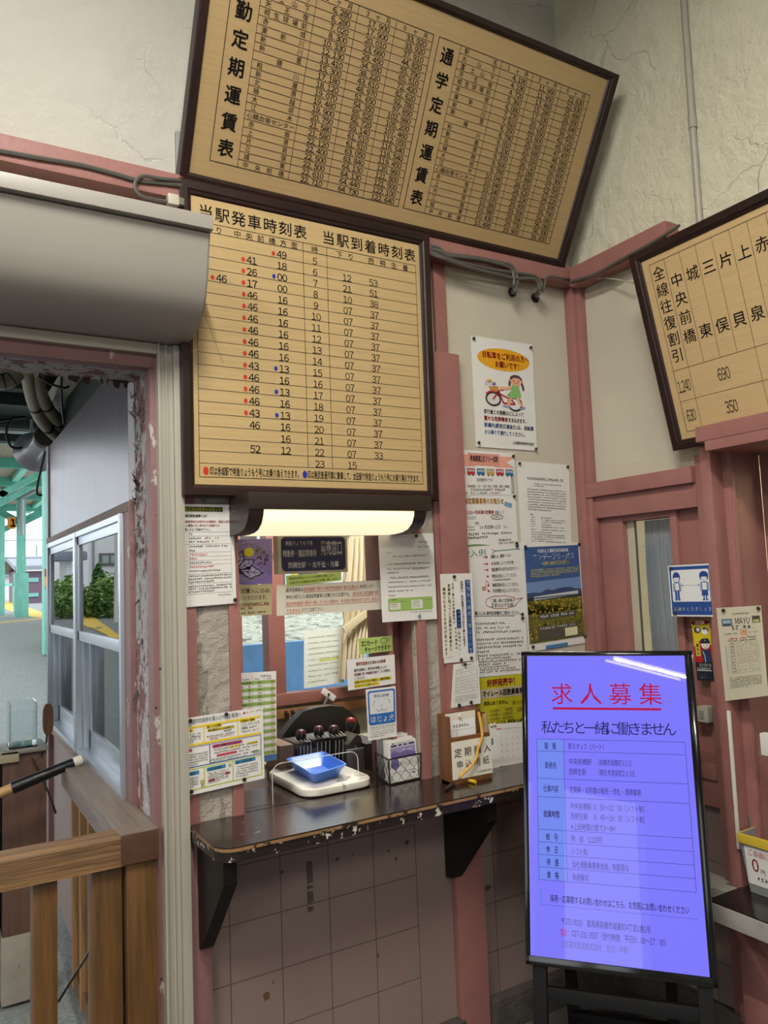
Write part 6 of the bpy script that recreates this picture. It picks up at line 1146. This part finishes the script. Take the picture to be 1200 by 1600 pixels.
mb = MB(); beam(mb, (2.325, 1.74, .50), (2.325, 1.42, .12), .07, .022); mb.build('diagonal_brace', PINK, root); MB().box(2.30, 1.40, 0, 2.335, 1.46, zb-.05, .003).build('leg', PINK, root); MB().box(2.30, -.3, 0, 2.335, -.24, zb-.05, .003).build('leg', PINK, root)
cx0, cx1, cy0, cy1, cz = 2.338, 2.535, 1.36, 1.712, .76
root = thing('newspaper_box', 'clear grey plastic box with yellow latches and a free newspaper label on the bench', 'box', ((cx0+cx1)/2, (cy0+cy1)/2, zb)); t = mat('clear_plastic', 'b7bab8', .3); b = t.node_tree.nodes['Principled BSDF']; b.inputs['Transmission Weight'].default_value = .55; b.inputs['Roughness'].default_value = .35; b.inputs['IOR'].default_value = 1.1
def tub(f, z0, z1, th_, g=0.0):
    mb = MB(); a = [(cx0+f+g, cy0+f), (cx1-f, cy0+f), (cx1-f, cy1-f-.008), (cx0+f+g, cy1-f-.008)]; b_ = [(cx0, cy0), (cx1, cy0), (cx1, cy1), (cx0, cy1)]; c = [(x+th_*(1 if x < 2.45 else -1), y+th_*(1 if y < 1.5 else -1)) for x, y in b_]; d = [(x+th_*(1 if x < 2.45 else -1), y+th_*(1 if y < 1.5 else -1)) for x, y in a]
    mb.add([(*p, z0) for p in a]+[(*p, z1) for p in b_]+[(*p, z1) for p in c]+[(*p, z0+.004) for p in d], [(3, 2, 1, 0), (12, 13, 14, 15)]+[(l*4+i, l*4+(i+1) % 4, (l+1)*4+(i+1) % 4, (l+1)*4+i) for l in range(3) for i in range(4)]); return mb
tub(.014, zb+.001, cz, .004).build('tub', t, root, smooth=False)
MB().box(cx0+.03, cy0+.03, zb+.008, cx1-.02, cy1-.03, zb+.075).build('newspapers', mat('newsprint', '8f8c86', .8, var=.2, vscale=30), root)
for y0, y1 in ((cy0, cy0+.14), (cy0+.17, cy1)): MB().box(cx0-.007, y0, cz-.028, cx0+.006, y1, cz+.002, .004).build('latch', mat('latch_yellow', 'c9ae3a', .35), root)
MB().box(cx1-.006, cy0, cz-.024, cx1+.006, cy1, cz+.002, .004).box(cx0, cy1-.004, cz-.014, cx1, cy1+.003, cz+.002, .003).build('rim', mat('latch_yellow_pale', 'b8a860', .35), root)
xf = lambda z: cx0+.014*(cz-z)/(cz-zb)-.0012; zt_, zl = cz-.035, zb+.03
s = Sheet((xf(zt_), cy1-.018, zt_), (xf(zt_), cy1-.248, zt_), (xf(zl), cy1-.248, zl), (xf(zl), cy1-.020, zl)); s.text('ご自由にお持ちください', .05, .14, .17, 'a02a30', x1=.98).text('0', .10, .46, .40, 'a02a30', x1=.20, bold=.02).text('円', .22, .58, .14, '5a4a4a').marks(.16, .42, .80, .10, K).text('日刊', .45, .78, .24, K, x1=.64, bold=.03).rect(.66, .82, .98, .98, 'ccc6a0'); s.build('label_sheet', PAPER, root)
a = PX(1194, 1183, 2.36); tag(MB().box(2.345, a.y-.10, 1.03, 2.372, a.y, 1.10, .002).build('pamphlet_stack', PAPER), 'white pamphlets at the right edge above the newspaper box', 'pamphlets')
# ================================================================ conduit, cables, small fittings
root = thing('wall_conduit', 'beige flexible conduit running up the right wall above the fare board', 'conduit', (2.405, 1.722, 2.9)); COND = mat('conduit_beige', 'a29f92', .5)
P = [(2.405, 1.728, 2.62+.006*i) for i in range(110)]; MB().tube(P, .012, 10, rs=[.0125 if i % 2 else .0113 for i in range(110)]).build('ribbed_pipe', COND, root); MB().tube([(2.405, 1.727, 3.28), (2.405, 1.722, 4.3)], .0125, 12).build('smooth_pipe', COND, root)
MB().tube([(2.405, 1.727, 3.245), (2.405, 1.727, 3.29)], .0145, 12).build('coupling', COND, root)
for z in (3.9,): MB().box(2.388, 1.70, z, XB, 1.745, z+.014, .003).build('strap', COND, root)
GRC = mat('grey_cable', '55534d', .45); z5 = lambda x, y: (660+x/5, 360+y/5)
for i, (lab, pts) in enumerate((('upper grey cable of the left pair curving into the left wall hole', ((60, 85), (120, 130), (190, 182), (400, 210), (600, 250), (680, 268), (725, 320), (742, 400), (718, 478), (703, 492))),
    ('lower grey cable of the left pair curving into the left wall hole', ((60, 100), (130, 160), (200, 200), (420, 222), (620, 268), (690, 300), (712, 360), (714, 440), (697, 488))),
    ('upper grey cable of the long pair reaching the right wall hole', ((55, 120), (140, 190), (260, 240), (460, 290), (640, 322), (780, 338), (880, 360), (930, 420), (910, 490), (885, 528))),
    ('lowest grey cable sagging along the beam to the right wall hole', ((55, 135), (150, 215), (270, 258), (450, 312), (640, 355), (720, 375), (860, 378), (908, 420), (905, 470), (876, 520))))):
    Q = [PY(*z5(*p), 2.322-.004*(i % 2)) for p in pts[:-1]]+[PY(*z5(*pts[-1]), 2.402)]; Q[0].y = 2.36
    tag(MB().tube(bez(Q, 8), .0068, 8).build('cable', GRC), lab, 'cable')
cable('thin grey cable hooking over the beam into the corner', [PY(*z5(940, 480), 2.33), PY(*z5(955, 420), 2.325), PY(*z5(965, 380), 2.322), PY(*z5(1000, 360), 2.322), PY(*z5(1100, 375), 2.322), PY(*z5(1170, 380), 2.33)], .005, GRC)
for px, py, lab in ((799.5, 457, 'black cable grommet in the cream wall, left of two'), (835.5, 466, 'black cable grommet in the cream wall, right of two')):
    MBg = MB().lathe([(.019, 0), (.021, .004), (.016, .006), (.012, .004), (.010, -.002), (0, -.002)], along(PY(px, py, D-.0005), (0, -1, 0)), 20); tag(MBg.build('cable_grommet', PIN), lab, 'grommet', 'cable grommets')
cable('grey cable stapled along the left beam above the shutter box', [PY(-60, 224, 2.322), PY(0, 236, 2.32), PY(60, 247, 2.32), PY(125, 258, 2.32), PY(180, 272, 2.32), PY(215, 282, 2.32), PY(250, 286, 2.32), PY(284, 290, 2.32)], .007, GRC)
cable('short grey cable looping down from the left beam to the white connector', [PY(282, 282, 2.315), PY(250, 279, 2.31), PY(225, 275, 2.31), PY(213, 282, 2.31), PY(211, 294, 2.31), PY(220, 306, 2.31), PY(240, 312, 2.31), PY(265, 316, 2.31)], .006, GRC)
q = PY(272, 314, 2.31); root = thing('cable_connector', 'small white plug connector above the right end of the shutter box', 'connector', q); MB().box(q.x-.022, 2.295, q.z-.018, q.x+.012, 2.325, q.z+.016, .004).build('plug', mat('plug_white', 'b5b1a0', .4), root); MB().box(q.x+.012, 2.30, q.z-.012, q.x+.03, 2.32, q.z+.012, .003).build('socket', mat('socket_grey', '6e6a5e', .4), root)
cable('dark cable running along the right wall beam behind the fare board', [PX(893, 440, 2.338), PX(930, 428, 2.336), PX(970, 406, 2.336), PX(1010, 384, 2.336), PX(1050, 360, 2.336), PX(1062, 352, 2.338)], .006, GRC)
cable('thin pale wire crossing from the corner to the fare board', [PX(890, 446, 2.36), PX(915, 437, 2.37), PX(950, 435, 2.38), PX(990, 442, 2.36)], .004, COND)
a = PY(274, 205, 2.39); b = PY(280, 285, 2.39); tag(MB().box(a.x, 2.385, b.z, a.x+.016, D, a.z, .002).build('cable_cover', mat('cover_grey', '8d8d86', .5)), 'short grey cable cover left of the fare table board', 'cable cover')
for x, y in TUBES:
    root = thing('ceiling_lamp', 'white fluorescent ceiling lamp of the waiting hall', 'lamp', (x, y, 4.10), 'hall ceiling lamps'); MB().box(x-.12, y-.62, 4.11, x+.12, y+.62, 4.30, .01).build('housing', mat('lamp_housing', 'c9c7c0', .5), root)
    for dx in (-.09, .09): MB().tube([(x+dx, y-.6, 4.094), (x+dx, y+.6, 4.094)], .012, 10).build('tube', mat('lamp_tube', 'fff6e6', .5, emit=14), root)
